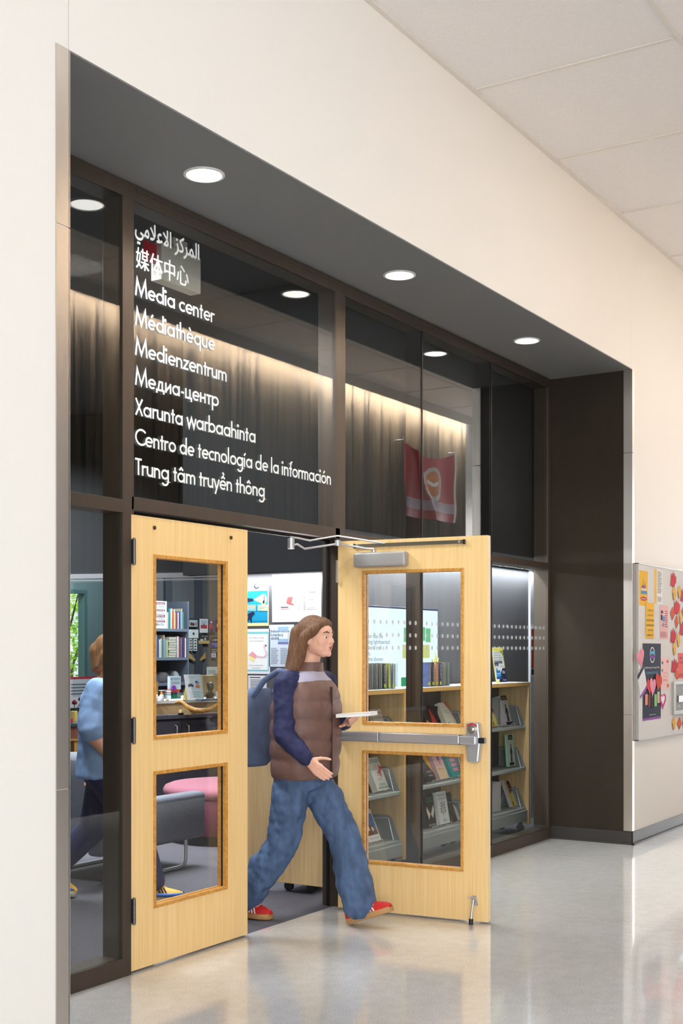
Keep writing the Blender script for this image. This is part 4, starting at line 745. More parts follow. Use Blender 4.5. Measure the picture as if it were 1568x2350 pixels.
# tilted calendar sheet
a = at(*board_px(165, 1725), BP - 0.004)
def tilt_sheet(name, label, pts, paper, els, cat, dy=0.003, parts=()):
    P = [at(*board_px(*p), BP - dy) for p in pts]; rt = thing(name, label, cat, P[0]); q = MB(); q.prism(P, (0, -0.0012, 0)); obj('paper', q, paper, rt)
    for (nm, m, pp) in parts: q = MB(); q.prism([at(*board_px(*p), BP - dy - 0.0014) for p in pp], (0, -0.0004, 0)); obj(nm, q, m, rt)
    return rt
tilt_sheet('calendar_sheet', 'tilted white calendar sheet with navy top at the left board edge', [(200, 1315), (245, 1590), (165, 1730), (122, 1450)], ink(236, 236, 240), (), 'calendar', parts=[('print', NAVY, [(200, 1315), (206, 1350), (132, 1500), (122, 1450)]), ('print', ink(160, 80, 180), [(245, 1590), (165, 1730), (160, 1695), (240, 1560)])])
def heart(n=26):
    return [(0.5 + 0.5 * (16 * math.sin(t) ** 3) / 16, 0.5 + (13 * math.cos(t) - 5 * math.cos(2 * t) - 2 * math.cos(3 * t) - math.cos(4 * t)) / 32) for t in [2 * PI * i / n for i in range(n)]]
def cut(name, label, cat, shape, x0, y0, x1, y1, m, dy, rot=0, group=None, extra=None):
    a = at(*board_px(x0, y1), BP - dy); b = at(*board_px(x1, y0), BP - dy); c = (a + b) / 2; w = b.x - a.x; h = b.z - a.z
    rt = thing(name, label, cat, (c.x, BP - dy, a.z), group=group); ca, sa = math.cos(rot), math.sin(rot)
    def T(p, d): u, v = p[0] - 0.5, p[1] - 0.5; return (c.x + (u * ca - v * sa) * w, BP - dy - d, c.z + (u * sa + v * ca) * h)
    q = MB(); q.prism([T(p, 0) for p in shape], (0, -0.0012, 0)); obj('paper', q, m, rt)
    if extra: q = MB(); q.prism([T(p, 0.0014) for p in extra[0]], (0, -0.0003, 0)); obj('second_tone', q, extra[1], rt)  # second-colour piece laid over the cutout
cut('paper_heart', 'pink paper heart above the calendar sheet', 'paper heart', heart(), 120, 1100, 210, 1345, ink(244, 150, 170), 0.004, 0.35)
cut('paper_heart', 'small red paper heart on the navy poster', 'paper heart', heart(), 240, 1445, 310, 1690, ink(224, 60, 60), 0.005, 0.1)
cut('paper_heart', 'pink paper heart in front of the red one on the navy poster', 'paper heart', heart(), 275, 1445, 350, 1705, ink(246, 158, 180), 0.007, -0.1)
cut('paper_heart', 'largest red orange paper heart between two posters', 'paper heart', heart(), 345, 1395, 425, 1640, ink(220, 64, 44), 0.009, -0.3)
cut('paper_heart', 'magenta and white paper heart on a stick', 'paper heart', heart(), 395, 1640, 475, 1860, ink(206, 30, 130), 0.004, 0.05, extra=([(0.5 + (x - 0.5) * 0.6, 0.56 + (y - 0.5) * 0.6) for x, y in heart()], PAPER))
LEAF = [(0.3, 0.02), (0.6, 0.0), (0.95, 0.3), (1.0, 0.75), (0.8, 0.6), (0.72, 0.92), (0.55, 0.66), (0.45, 1.0), (0.3, 0.64), (0.12, 0.86), (0.08, 0.4), (0.0, 0.05)]
BOOKC = [(0.3, 0.0), (0.75, 0.08), (1.0, 0.45), (0.7, 1.0), (0.2, 0.92), (0.0, 0.5)]
LOZ = [(0.45, 0.0), (1.0, 0.42), (0.6, 1.0), (0.0, 0.55)]
RL, GB, OB = ink(206, 24, 44), ink(232, 180, 74), ink(226, 86, 34)
for lab, x0, y0, x1, y1, kd in (('topmost red paper leaf on the board', 530, 175, 602, 350, 'r'), ('gold paper book right under the topmost red leaf', 553, 350, 600, 525, 'g'), ('gold paper book beside the right board edge, second from top', 615, 345, 662, 500, 'g'), ('red paper leaf cut by the right frame edge, upper', 655, 365, 730, 540, 'r'),
        ('red paper leaf in the second row from top', 570, 515, 648, 690, 'r'), ('orange paper book left of the second row red leaf', 528, 600, 580, 765, 'o'), ('gold paper book under the second row red leaf', 635, 645, 672, 815, 'g'), ('orange paper book in the middle of the leaf panel', 583, 700, 628, 868, 'o'), ('red paper leaf cut by the right frame edge, middle', 640, 775, 730, 950, 'r'),
        ('red paper leaf with a stalk at mid height of the panel', 530, 860, 602, 1045, 'r'), ('gold paper book at mid height nearest the right edge', 608, 925, 652, 1100, 'g'), ('gold paper book under the mid height red leaf', 557, 1020, 602, 1200, 'g'), ('red paper leaf left of the coral notice', 540, 1230, 622, 1410, 'r'), ('orange paper book below the coral notice', 582, 1370, 645, 1495, 'o'),
        ('gold paper book below the steel box', 548, 1955, 598, 2115, 'g'), ('orange paper book below the steel box', 612, 1945, 664, 2110, 'o'), ('gold paper book below the steel box at the frame edge', 672, 1930, 720, 2090, 'g'), ('orange paper book cut by the right frame edge', 668, 575, 720, 740, 'o')):
    sh, m, dk = {'r': (LEAF, RL, ink(130, 10, 30)), 'g': (BOOKC, GB, ink(120, 84, 30)), 'o': (LOZ, OB, ink(140, 50, 20))}[kd]
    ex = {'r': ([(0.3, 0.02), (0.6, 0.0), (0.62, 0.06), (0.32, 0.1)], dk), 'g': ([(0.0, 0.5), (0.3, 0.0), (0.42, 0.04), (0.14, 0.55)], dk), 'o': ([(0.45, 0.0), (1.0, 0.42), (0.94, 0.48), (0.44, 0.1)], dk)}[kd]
    cut('paper_leaf' if kd == 'r' else 'paper_book', lab, 'paper cutout', sh, x0, y0, x1, y1, m, 0.003, 0.0, 'paper leaves and books on the bulletin board', ex)
bsheet('notice', 'coral red notice above the steel box', 622, 1170, 740, 1480, ink(236, 96, 84), [('text', BLACK, 0.16, 0.76, 0.14, 'BOOK', 0.8), ('text', BLACK, 0.16, 0.58, 0.14, 'DROP', 0.8), ('rows', ink(150, 40, 40), 0.12, 0.06, 0.9, 0.2, 2)], 'notice')
bx0 = at(*board_px(548, 1925), BP); bx1 = at(*board_px(548, 1515), BP)
rd = thing('book_return_box', 'stainless steel book return flap set in the bulletin board', 'book return', (bx0.x, BP, bx0.z)); xa, za, xb, zb = bx0.x, bx0.z, bx0.x + 0.55, bx1.z
obj('frame', MB().box(xa, xb, BP - 0.02, BP, za, za + 0.03).box(xa, xb, BP - 0.02, BP, zb - 0.03, zb).box(xa, xa + 0.045, BP - 0.02, BP, za + 0.03, zb - 0.03).box(xb - 0.045, xb, BP - 0.02, BP, za + 0.03, zb - 0.03), mat('pale_steel_frame', (186, 184, 180), 0.5, metal=0.3, spec=0.3), rd, bevel=0.003)
obj('flap', MB().box(xa + 0.045, xb - 0.045, BP - 0.012, BP, za + 0.03, zb - 0.03), mat('grey_flap_paint', (150, 152, 154), 0.6, spec=0.2), rd); obj('slot', MB().box(xa + 0.12, xb - 0.1, BP - 0.02, BP - 0.012, za + 0.1, za + 0.155), mat('dark_steel', (96, 92, 90), 0.3, metal=0.9), rd)
obj('lettering', MB().text('BOOKS', 0.022, frame_m((xa + 0.12, BP - 0.0125, za + 0.06), (1, 0, 0), (0, 0, 1))), PAPER, rd)

# ================================================================== PEOPLE (local frame: +x is the left hand side, -y is straight ahead)
def V(x, f, z): return Vector((x, -f, z))
def skin_mat(name, rgb): 
    m = mat(name, rgb, 0.5, noise=0.05, nscale=(40, 40, 40)); b = m.node_tree.nodes['Principled BSDF']; b.inputs['Subsurface Weight'].default_value = 0.15
    b.inputs['Subsurface Radius'].default_value = (0.02, 0.008, 0.004); return m
def hand(q, wrist, tip_dir, palm_n, side, curl=0.35, L=0.175):
    """Palm, four unequal fingers and a thumb; tip_dir points along the hand, palm_n out of the palm, side towards the thumb."""
    t = Vector(tip_dir).normalized(); n = Vector(palm_n); n = (n - t * n.dot(t)).normalized(); s = Vector(side); s = (s - t * s.dot(t) - n * s.dot(n)).normalized(); w = Vector(wrist)
    for k in (-0.026, -0.009, 0.009, 0.026): q.capsule(w + t * 0.012 + s * k * 0.55, w + t * 0.084 + s * k, 0.0145, 0.0125, 10, 4)
    for k, ln in ((0.028, 0.072), (0.0095, 0.08), (-0.0095, 0.074), (-0.027, 0.058)):
        p = w + t * 0.084 + s * k; d = t
        for j, fr in enumerate((0.45, 0.31, 0.24)):
            a = curl * (0.7 + 0.5 * j); d = (d * math.cos(a) + n * math.sin(a)).normalized(); e = p + d * ln * fr; q.capsule(p, e, 0.0088 - 0.0007 * j, 0.0082 - 0.0008 * j, 10, 3); p = e
    p = w + t * 0.026 + s * 0.026; d = (t * 0.62 + s * 0.7 + n * 0.3).normalized()
    for j, ln in enumerate((0.036, 0.03, 0.024)):
        e = p + d * ln; q.capsule(p, e, 0.0115 - 0.001 * j, 0.0105 - 0.0012 * j, 10, 3); p = e; d = (d * 0.9 + t * 0.35 + n * 0.12).normalized()
def head(q, c, yaw=0, pitch=0):
    """Skull, jaw, nose, brow, lips, chin and ears around the head centre c."""
    R = Euler((pitch, 0, yaw)).to_matrix(); T = lambda x, f, z: Vector(c) + R @ V(x, f, z)
    E = lambda x, f, z, a, b, d: q.ell(T(x, f, z), (a, b, d), (pitch, 0, yaw))
    E(0, -0.008, 0.032, 0.073, 0.093, 0.085); E(0, 0.03, -0.02, 0.062, 0.066, 0.078); E(0, 0.045, -0.058, 0.046, 0.045, 0.045); E(0, 0.078, -0.083, 0.021, 0.018, 0.018)
    E(0, 0.052, 0.035, 0.056, 0.042, 0.045)
    for s in (-1, 1):
        E(s * 0.03, 0.05, -0.015, 0.036, 0.04, 0.042); E(s * 0.028, 0.036, -0.05, 0.034, 0.045, 0.04); E(s * 0.04, 0.02, -0.02, 0.03, 0.05, 0.06); q.capsule(T(s * 0.012, 0.088, 0.022), T(s * 0.045, 0.074, 0.024), 0.009, 0.008, 10, 4)
        E(s * 0.072, -0.008, -0.002, 0.009, 0.019, 0.031); q.capsule(T(s * 0.042, 0.0, -0.058), T(s * 0.02, 0.062, -0.08), 0.02, 0.02, 10, 4); E(s * 0.009, 0.096, -0.022, 0.008, 0.010, 0.007)
    q.capsule(T(0, 0.086, 0.02), T(0, 0.107, -0.017), 0.008, 0.0105, 10, 4); q.capsule(T(-0.014, 0.086, -0.045), T(0.014, 0.086, -0.045), 0.0105, 0.0105, 10, 4); q.capsule(T(-0.012, 0.084, -0.057), T(0.012, 0.084, -0.057), 0.011, 0.011, 10, 4)
    return T
def face(root, T, iris, browm, lipm):
    for s in (-1, 1):
        q = MB().ell(T(s * 0.03, 0.0745, 0.006), (0.0135, 0.0125, 0.0115)); e = obj('eye', q, mat('eye_white', (226, 222, 216), 0.25), root, local=True)
        obj('iris', MB().ell(T(s * 0.031, 0.0855, 0.006), (0.0058, 0.0026, 0.0058)), iris, e, local=True)
        obj('eyebrow', MB().tube([T(s * 0.014, 0.0935, 0.031), T(s * 0.032, 0.0915, 0.037), T(s * 0.05, 0.0775, 0.031)], [0.003, 0.0042, 0.002], 8), browm, root, local=True)
    obj('lips', MB().tube([T(-0.022, 0.084, -0.0505), T(-0.008, 0.0985, -0.047), T(0, 0.0985, -0.048), T(0.008, 0.0985, -0.047), T(0.022, 0.084, -0.0505)], [0.001, 0.0042, 0.004, 0.0042, 0.001], 8).tube([T(-0.018, 0.084, -0.053), T(0, 0.096, -0.0575), T(0.018, 0.084, -0.053)], [0.001, 0.0056, 0.001], 8), lipm, root, local=True)
def ring(c, a, b, n=28, yaw=0.0, p=2.4, u=None, w=None):
    """Rounded-rectangle ring round c, half widths a (across) and b (front to back)."""
    out = []; u = u or Vector((math.cos(yaw), math.sin(yaw), 0)); w = w or Vector((-math.sin(yaw), math.cos(yaw), 0))
    for i in range(n):
        t = 2 * PI * i / n; cs, sn = math.cos(t), math.sin(t)
        out.append(Vector(c) + u * (a * math.copysign(abs(cs) ** (2 / p), cs)) + w * (b * math.copysign(abs(sn) ** (2 / p), sn)))
    return out
def shoe(root, ankle, heel, toe, width, upm, solem, stripem, tongue=None, swoosh=None):
    """A low trainer from heel to toe (points on the ground line of the sole)."""
    h, t = Vector(heel), Vector(toe); d = (t - h); L = d.length; d.normalize(); s = Vector((0, 0, 1)).cross(d).normalized(); up = d.cross(s).normalized(); up = up if up.z > 0 else -up
    prof = [(0.0, 0.55, 0.075), (0.06, 0.8, 0.088), (0.2, 0.9, 0.092), (0.36, 0.9, 0.092), (0.5, 0.92, 0.074), (0.65, 1.02, 0.056), (0.8, 1.02, 0.044), (0.92, 0.82, 0.034), (1.0, 0.42, 0.022)]
    rs = []; so = []
    for x, wd, hh in prof:
        c = h + d * (L * x); w = width * 0.5 * wd
        rs.append([c + s * (w * math.cos(a)) * (1 - 0.30 * max(0, math.sin(a))) + up * (0.024 + max(0, hh * math.sin(a))) for a in [2 * PI * k / 20 for k in range(20)]])
        so.append([c + s * (w * 1.05 * a) + up * b for a, b in ((-1, 0.003), (-0.9, 0), (0.9, 0), (1, 0.003), (1.02, 0.024), (0.96, 0.030), (-0.96, 0.030), (-1.02, 0.024))])
    o = obj('shoe', MB().loft(rs), upm, root, local=True); obj('sole', MB().loft(so), solem, o, local=True)
    if stripem:
        for sg in (-1, 1):
            q = MB()
            for k in range(3):
                x = 0.56 + 0.075 * k
                P = []
                for j, a in enumerate([0.12, 0.35, 0.6, 0.85, 1.05]):
                    xx_ = x - 0.12 * j / 4; i_ = max(i for i in range(len(prof)) if prof[i][0] <= xx_); t_ = (xx_ - prof[i_][0]) / (prof[i_ + 1][0] - prof[i_][0]); wd_, hh_ = (prof[i_][m_] * (1 - t_) + prof[i_ + 1][m_] * t_ for m_ in (1, 2))
                    P.append(h + d * (L * xx_) + s * sg * (width * 0.5 * wd_ * math.cos(a) * (1 - 0.30 * math.sin(a)) + 0.001) + up * (0.0245 + hh_ * math.sin(a)))
                q.tube(P, 0.0045, 6)
            obj('stripe', q, stripem, o, local=True)
    q = MB()
    for k in range(4):
        x = 0.42 + 0.055 * k; zc = 0.115 - 0.017 * k; q.tube([h + d * (L * x) + s * 0.02 + up * zc, h + d * (L * x + 0.004) + up * (zc + 0.006), h + d * (L * x) - s * 0.02 + up * zc], 0.003, 6)
    obj('laces', q, stripem or PAPER, o, local=True); return o
def limb(q, pts, rad):
    for i in range(len(pts) - 1): q.capsule(pts[i], pts[i + 1], rad[i], rad[i + 1], 16, 5)
def pants(root, name, m, hipc, hipw, knees, ankles, hems, hip_r=0.115, knee_r=0.1, hem_r=0.11, waist=0.2):
    q = MB(); limb(q, [hipc + Vector((0, 0, waist)), hipc + Vector((0, 0, 0.02))], [0.13, 0.14]); q.ell(hipc + Vector((0, 0, 0.08)), (hipw + 0.075, 0.125, 0.15))
    for s, kn, an in ((1, knees[0], ankles[0]), (-1, knees[1], ankles[1])):
        hp = hipc + Vector((s * hipw, 0, 0.02)); mid = hp.lerp(kn, 0.5); low = kn.lerp(an, 0.55)
        limb(q, [hp, mid, kn, low, an], [hip_r, (hip_r + knee_r) / 2, knee_r, (knee_r + hem_r) / 2, hem_r])
    return q
def arm_pts(sh, el, wr): return [sh, sh.lerp(el, 0.5), el, el.lerp(wr, 0.5), wr]

def crease(o, size, depth):                                           # soft folds in cloth
    t = bpy.data.textures.new('cloth_folds', 'CLOUDS'); t.noise_scale = size; t.noise_depth = 1
    m = o.modifiers.new('folds', 'DISPLACE'); m.texture = t; m.strength = depth; m.mid_level = 0.5; m.texture_coords = 'LOCAL'
    return o

# ---------------------------------------------------------------- the woman stepping out through the doorway
WS = skin_mat('fair_skin', (232, 180, 156)); HAIR = mat('brown_hair', (118, 82, 54), 0.6, noise=0.55, nscale=(150, 150, 7), bump=0.6); JEAN = mat('blue_denim', (76, 99, 134), 0.8, noise=0.32, nscale=(22, 22, 7), bump=0.5)
VEST = mat('brown_quilted_nylon', (112, 82, 74), 0.5, noise=0.12, nscale=(26, 26, 14), bump=0.35); NAVYK = mat('navy_knit', (30, 36, 78), 0.75, noise=0.2, nscale=(30, 30, 12), bump=0.3)
w = thing('person', 'woman in brown quilted vest and wide blue jeans striding out through the doorway', 'person', (1.37, -0.05, 0), (0, 0, 0))
hc = V(0, 0.085, 1.563)
shR, elR, wrR = V(-0.165, 0.0, 1.315), V(-0.225, 0.03, 1.045), V(-0.205, 0.165, 0.915)
shL, elL, wrL = V(0.165, 0.03, 1.315), V(0.215, -0.01, 1.07), V(0.15, 0.185, 1.105)
kF, aF, kB, aB = V(0.085, 0.215, 0.475), V(0.07, 0.325, 0.1), V(-0.075, -0.09, 0.43), V(-0.07, -0.345, 0.105)
q = MB(); T = head(q, hc, 0, 0.0)
limb(q, [V(0, 0.02, 1.36), V(0, 0.055, 1.47), V(0, 0.06, 1.52)], [0.062, 0.052, 0.054])
limb(q, [V(0, -0.01, 0.86), V(0, 0, 1.05), V(0, 0.01, 1.27), V(0, 0.015, 1.34)], [0.115, 0.105, 0.115, 0.08]); limb(q, [shR, V(0, 0.01, 1.33), shL], [0.055, 0.07, 0.055])
for s, sh, el, wr in ((-1, shR, elR, wrR), (1, shL, elL, wrL)): limb(q, arm_pts(sh, el, wr), [0.05, 0.045, 0.038, 0.036, 0.0275])
hand(q, wrR, V(0.05, 0.80, -0.6), V(0.95, -0.2, 0.05), V(0.1, 0.6, 0.6), 0.22)
hand(q, wrL, V(-0.55, 0.83, 0.02), V(-0.5, -0.33, 0.8), V(-0.8, 0.5, 0.3), 0.42)
for hp, kn, an, toe in ((V(0.085, 0, 0.84), kF, aF, V(0.07, 0.47, 0.12)), (V(-0.085, -0.02, 0.84), kB, aB, V(-0.07, -0.2, 0.05))): limb(q, [hp, hp.lerp(kn, 0.5), kn, kn.lerp(an, 0.4), an], [0.09, 0.075, 0.056, 0.055, 0.04]); limb(q, [an, an.lerp(toe, 0.5)], [0.036, 0.03])
body = soft(obj('body', q, WS, w, local=True), 0.004, 14)
face(w, T, mat('brown_iris', (70, 44, 30), 0.2), HAIR, mat('pink_lips', (196, 96, 92), 0.4))
jq = pants(w, 'jeans', JEAN, V(0, -0.005, 0.80), 0.078, (kF, kB), (V(0.072, 0.315, 0.125), V(-0.07, -0.325, 0.135)), None, 0.108, 0.092, 0.098, 0.13)
jeans = crease(soft(obj('jeans', jq, JEAN, w, local=True), 0.008, 6), 0.07, 0.03)
sl = MB()
for sh, el, wr in ((shR, elR, wrR), (shL, elL, wrL)): limb(sl, [sh, Vector((sh.x * 0.5, sh.y, sh.z + 0.012))], [0.072, 0.066]); limb(sl, arm_pts(sh, el, el.lerp(wr, 0.9)), [0.072, 0.066, 0.06, 0.054, 0.046])
crease(soft(obj('sleeves', sl, NAVYK, w, local=True, label='navy knit sleeves'), 0.006, 6), 0.05, 0.016)
q = MB(); rings = []                                                   # quilted vest, one bulge per stitched band
zs = [0.80 + (1.335 - 0.80) * i / 48 for i in range(49)]
for i, z in enumerate(zs):
    k = (z - 0.80) / 0.535; bulge = abs(math.sin(PI * k * 5)) ** 0.5; a = 0.196 + 0.014 * math.sin(PI * k) - 0.05 * max(0, k - 0.82) / 0.18 + 0.013 * bulge; b_ = 0.146 + 0.012 * math.sin(PI * k) - 0.03 * max(0, k - 0.82) / 0.18 + 0.013 * bulge
    rings.append(ring(V(0, 0.012 + 0.012 * k, z), a, b_, 40, 0, 2.5))
q.loft(rings); vest = crease(obj('vest', q, VEST, w, local=True), 0.06, 0.007)
q = MB(); q.loft([ring(V(0, 0.022, 1.30), 0.175, 0.128, 32), ring(V(0, 0.022, 1.335), 0.158, 0.118, 32), ring(V(0, 0.024, 1.36), 0.118, 0.098, 32), ring(V(0, 0.028, 1.385), 0.086, 0.084, 32)]); obj('yoke', q, mat('lavender_grey_nylon', (164, 158, 178), 0.5, bump=0.3, nscale=(30, 30, 30)), vest, local=True, label='pale lavender shoulder yoke')
q = MB(); q.loft([ring(V(0, 0.03, 1.372), 0.085, 0.083, 28), ring(V(0, 0.036, 1.40), 0.078, 0.078, 28), ring(V(0, 0.042, 1.432), 0.07, 0.072, 28), ring(V(0, 0.042, 1.434), 0.06, 0.062, 28), ring(V(0, 0.036, 1.40), 0.062, 0.062, 28)], caps=False); obj('collar', q, VEST, vest, local=True)
q = MB().box(-0.003, 0.003, -0.19, -0.176, 0.82, 1.30); obj('zip', q, ink(70, 56, 54), vest, local=True)
q = MB()                                                               # long loose hair
q.ell(T(0, -0.022, 0.042), (0.083, 0.098, 0.09)); q.ell(T(0, 0.03, 0.085), (0.06, 0.05, 0.036))
for s in (-1, 1):
    limb(q, [T(s * 0.03, 0.065, 0.085), T(s * 0.07, 0.03, 0.05), T(s * 0.078, -0.03, 0.0), T(s * 0.075, -0.06, -0.1), T(s * 0.085, -0.11, -0.22), T(s * 0.07, -0.16, -0.36), T(s * 0.05, -0.2, -0.45)], [0.016, 0.026, 0.03, 0.034, 0.038, 0.034, 0.008])
    limb(q, [T(s * 0.02, -0.1, 0.03), T(s * 0.035, -0.11, -0.1), T(s * 0.04, -0.15, -0.24), T(s * 0.03, -0.2, -0.38), T(s * 0.02, -0.235, -0.47)], [0.05, 0.05, 0.045, 0.036, 0.008])
soft(obj('hair', q, HAIR, w, local=True), 0.007, 4)
REDS = mat('red_suede', (206, 34, 30), 0.7, noise=0.15, nscale=(90, 90, 90)); GUM = mat('gum_rubber', (186, 140, 88), 0.6); OFFW = mat('white_leather', (236, 230, 220), 0.5)
shoe(w, aF, V(0.075, 0.255, 0.004), V(0.09, 0.515, 0.098), 0.1, REDS, GUM, OFFW); shoe(w, aB, V(-0.072, -0.435, 0.004), V(-0.06, -0.175, 0.004), 0.1, REDS, GUM, OFFW)
# what she carries
bp = thing('backpack', 'soft blue grey backpack on the walking woman\'s back', 'backpack', (1.37, 0.2, 0.9)); BPM = mat('blue_grey_canvas', (96, 112, 146), 0.75, noise=0.22, nscale=(14, 14, 10), bump=0.4)
q = MB(); q.loft([ring((1.375, 0.305, 0.845), 0.10, 0.07, 24), ring((1.375, 0.32, 0.87), 0.135, 0.105, 24), ring((1.375, 0.335, 0.98), 0.15, 0.125, 24), ring((1.375, 0.315, 1.13), 0.145, 0.115, 24), ring((1.375, 0.275, 1.24), 0.12, 0.085, 24), ring((1.375, 0.25, 1.285), 0.07, 0.04, 24)]); obj('bag', q, BPM, bp)
q = MB().rbox(1.275, 1.475, 0.42, 0.475, 0.88, 1.06, 0.02); obj('front_pocket', q, BPM, bp)
q = MB()
for s in (-1, 1): q.tube([(1.37 + s * 0.09, 0.23, 1.24), (1.37 + s * 0.095, 0.15, 1.33), (1.37 + s * 0.1, 0.05, 1.385), (1.37 + s * 0.105, -0.06, 1.375), (1.37 + s * 0.11, -0.14, 1.325)], [0.016, 0.018, 0.018, 0.016, 0.012], 8)
obj('strap', q, BPM, bp)
bk = thing('book', 'white paperback held level in the walking woman\'s left hand', 'book', (1.47, -0.33, 1.138), (math.radians(-4), 0, math.radians(14)))
obj('cover', MB().box(-0.085, 0.055, -0.11, 0.09, 0, 0.002).box(-0.085, 0.055, -0.11, 0.09, 0.018, 0.02), mat('white_book_cover', (232, 226, 220), 0.4), bk, local=True); obj('pages', MB().box(-0.083, 0.053, -0.108, 0.088, 0.0022, 0.0178), PAPER, bk, local=True)

# ---------------------------------------------------------------- second person walking inside, seen through the side pane
P2 = (1.235, 1.30, 0); HD = math.radians(32)
TEE = mat('light_blue_cotton', (146, 178, 226), 0.8, noise=0.12, nscale=(12, 12, 8), bump=0.3); DRK = mat('dark_navy_trousers', (40, 48, 88), 0.8, noise=0.2, nscale=(20, 20, 8), bump=0.3)
S2 = skin_mat('light_skin', (222, 168, 142)); H2 = mat('light_brown_hair', (150, 108, 72), 0.5, noise=0.4, nscale=(110, 110, 8))
p2 = thing('person', 'person in light blue shirt and dark trousers walking inside behind the left pane', 'person', P2, (0, 0, HD))
hc2 = V(0, 0.06, 1.475); shR2, elR2, wrR2 = V(-0.18, 0, 1.265), V(-0.22, -0.04, 1.01), V(-0.19, 0.10, 0.85); shL2, elL2, wrL2 = V(0.18, 0, 1.265), V(0.23, -0.1, 1.02), V(0.22, -0.14, 0.80)
kF2, aF2, kB2, aB2 = V(-0.085, 0.2, 0.46), V(-0.08, 0.31, 0.1), V(0.085, -0.08, 0.42), V(0.075, -0.36, 0.14)
q = MB(); T2 = head(q, hc2)
limb(q, [V(0, 0.01, 1.28), V(0, 0.04, 1.38), V(0, 0.045, 1.43)], [0.066, 0.058, 0.058]); limb(q, [V(0, 0, 0.82), V(0, 0, 1.0), V(0, 0, 1.2), V(0, 0.005, 1.27)], [0.12, 0.12, 0.12, 0.085]); limb(q, [shR2, V(0, 0, 1.27), shL2], [0.058, 0.072, 0.058])
for sh, el, wr in ((shR2, elR2, wrR2), (shL2, elL2, wrL2)): limb(q, arm_pts(sh, el, wr), [0.052, 0.047, 0.04, 0.038, 0.029])
hand(q, wrR2, V(0.05, 0.5, -0.85), V(0.95, -0.1, 0.1), V(0.1, 0.8, 0.4), 0.3); hand(q, wrL2, V(-0.05, 0.1, -1), V(-0.95, 0, 0), V(0, 0.95, 0), 0.3)
for hp, kn, an in ((V(-0.09, 0, 0.8), kF2, aF2), (V(0.09, 0, 0.8), kB2, aB2)): limb(q, [hp, hp.lerp(kn, 0.5), kn, kn.lerp(an, 0.4), an], [0.09, 0.078, 0.058, 0.056, 0.042]); limb(q, [an, an + V(0, 0.06, -0.03)], [0.036, 0.03])
soft(obj('body', q, S2, p2, local=True), 0.005, 8); face(p2, T2, mat('brown_iris', (70, 44, 30), 0.2), H2, mat('pink_lips', (196, 96, 92), 0.4))
q = MB(); rg = []
for z, a, b_ in ((0.74, 0.20, 0.15), (0.75, 0.212, 0.16), (0.95, 0.20, 0.148), (1.12, 0.206, 0.146), (1.22, 0.205, 0.13), (1.275, 0.17, 0.1), (1.305, 0.10, 0.08)): rg.append(ring(V(0, 0.0, z), a, b_, 32))
q.loft(rg)
for sh, el in ((shR2, elR2), (shL2, elL2)): limb(q, [sh, sh.lerp(el, 0.45), sh.lerp(el, 0.85)], [0.08, 0.082, 0.084])
crease(soft(obj('shirt', q, TEE, p2, local=True), 0.009, 5), 0.08, 0.02)
soft(obj('trousers', pants(p2, 't', DRK, V(0, 0, 0.77), 0.085, (kB2, kF2), (V(0.075, -0.34, 0.17), V(-0.08, 0.3, 0.13)), None, 0.108, 0.088, 0.08, 0.12), DRK, p2, local=True), 0.009, 6)
q = MB(); q.ell(T2(0, -0.022, 0.045), (0.083, 0.098, 0.088)); q.ell(T2(0, 0.03, 0.088), (0.062, 0.052, 0.034))
for s in (-1, 1): limb(q, [T2(s * 0.06, 0.02, 0.06), T2(s * 0.076, -0.04, 0.0), T2(s * 0.06, -0.07, -0.07)], [0.024, 0.03, 0.026])
limb(q, [T2(0, -0.09, 0.02), T2(0, -0.09, -0.08)], [0.06, 0.045]); soft(obj('hair', q, H2, p2, local=True), 0.008, 4)
YEU = mat('yellow_leather', (236, 172, 40), 0.45); BLU = mat('blue_leather', (30, 104, 190), 0.45); CRS = mat('cream_rubber', (230, 222, 196), 0.6)
def hiker(heel, toe):
    o = shoe(p2, None, heel, toe, 0.105, YEU, CRS, ink(20, 20, 24)); h, t = Vector(heel), Vector(toe); d = (t - h).normalized(); s = Vector((0, 0, 1)).cross(d).normalized(); L = (t - h).length
    q = MB()
    for sg in (-1, 1): q.tube([h + d * (L * x) + s * sg * wv + Vector((0, 0, zv)) for x, wv, zv in ((0.02, 0.028, 0.045), (0.2, 0.047, 0.05), (0.45, 0.048, 0.045), (0.7, 0.052, 0.042), (0.88, 0.042, 0.04), (0.98, 0.018, 0.038))], 0.011, 8)
    obj('side_panel', q, BLU, o, local=True); q = MB().tube([h + d * (L * 0.0) + Vector((0, 0, 0.06)), h + d * 0.03 + Vector((0, 0, 0.13))], [0.03, 0.042], 14); obj('ankle_collar', q, ink(170, 24, 40), o, local=True)
hiker(V(-0.085, 0.215, 0.004), V(-0.09, 0.49, 0.016)); hiker(V(0.075, -0.44, 0.09), V(0.075, -0.19, 0.006))

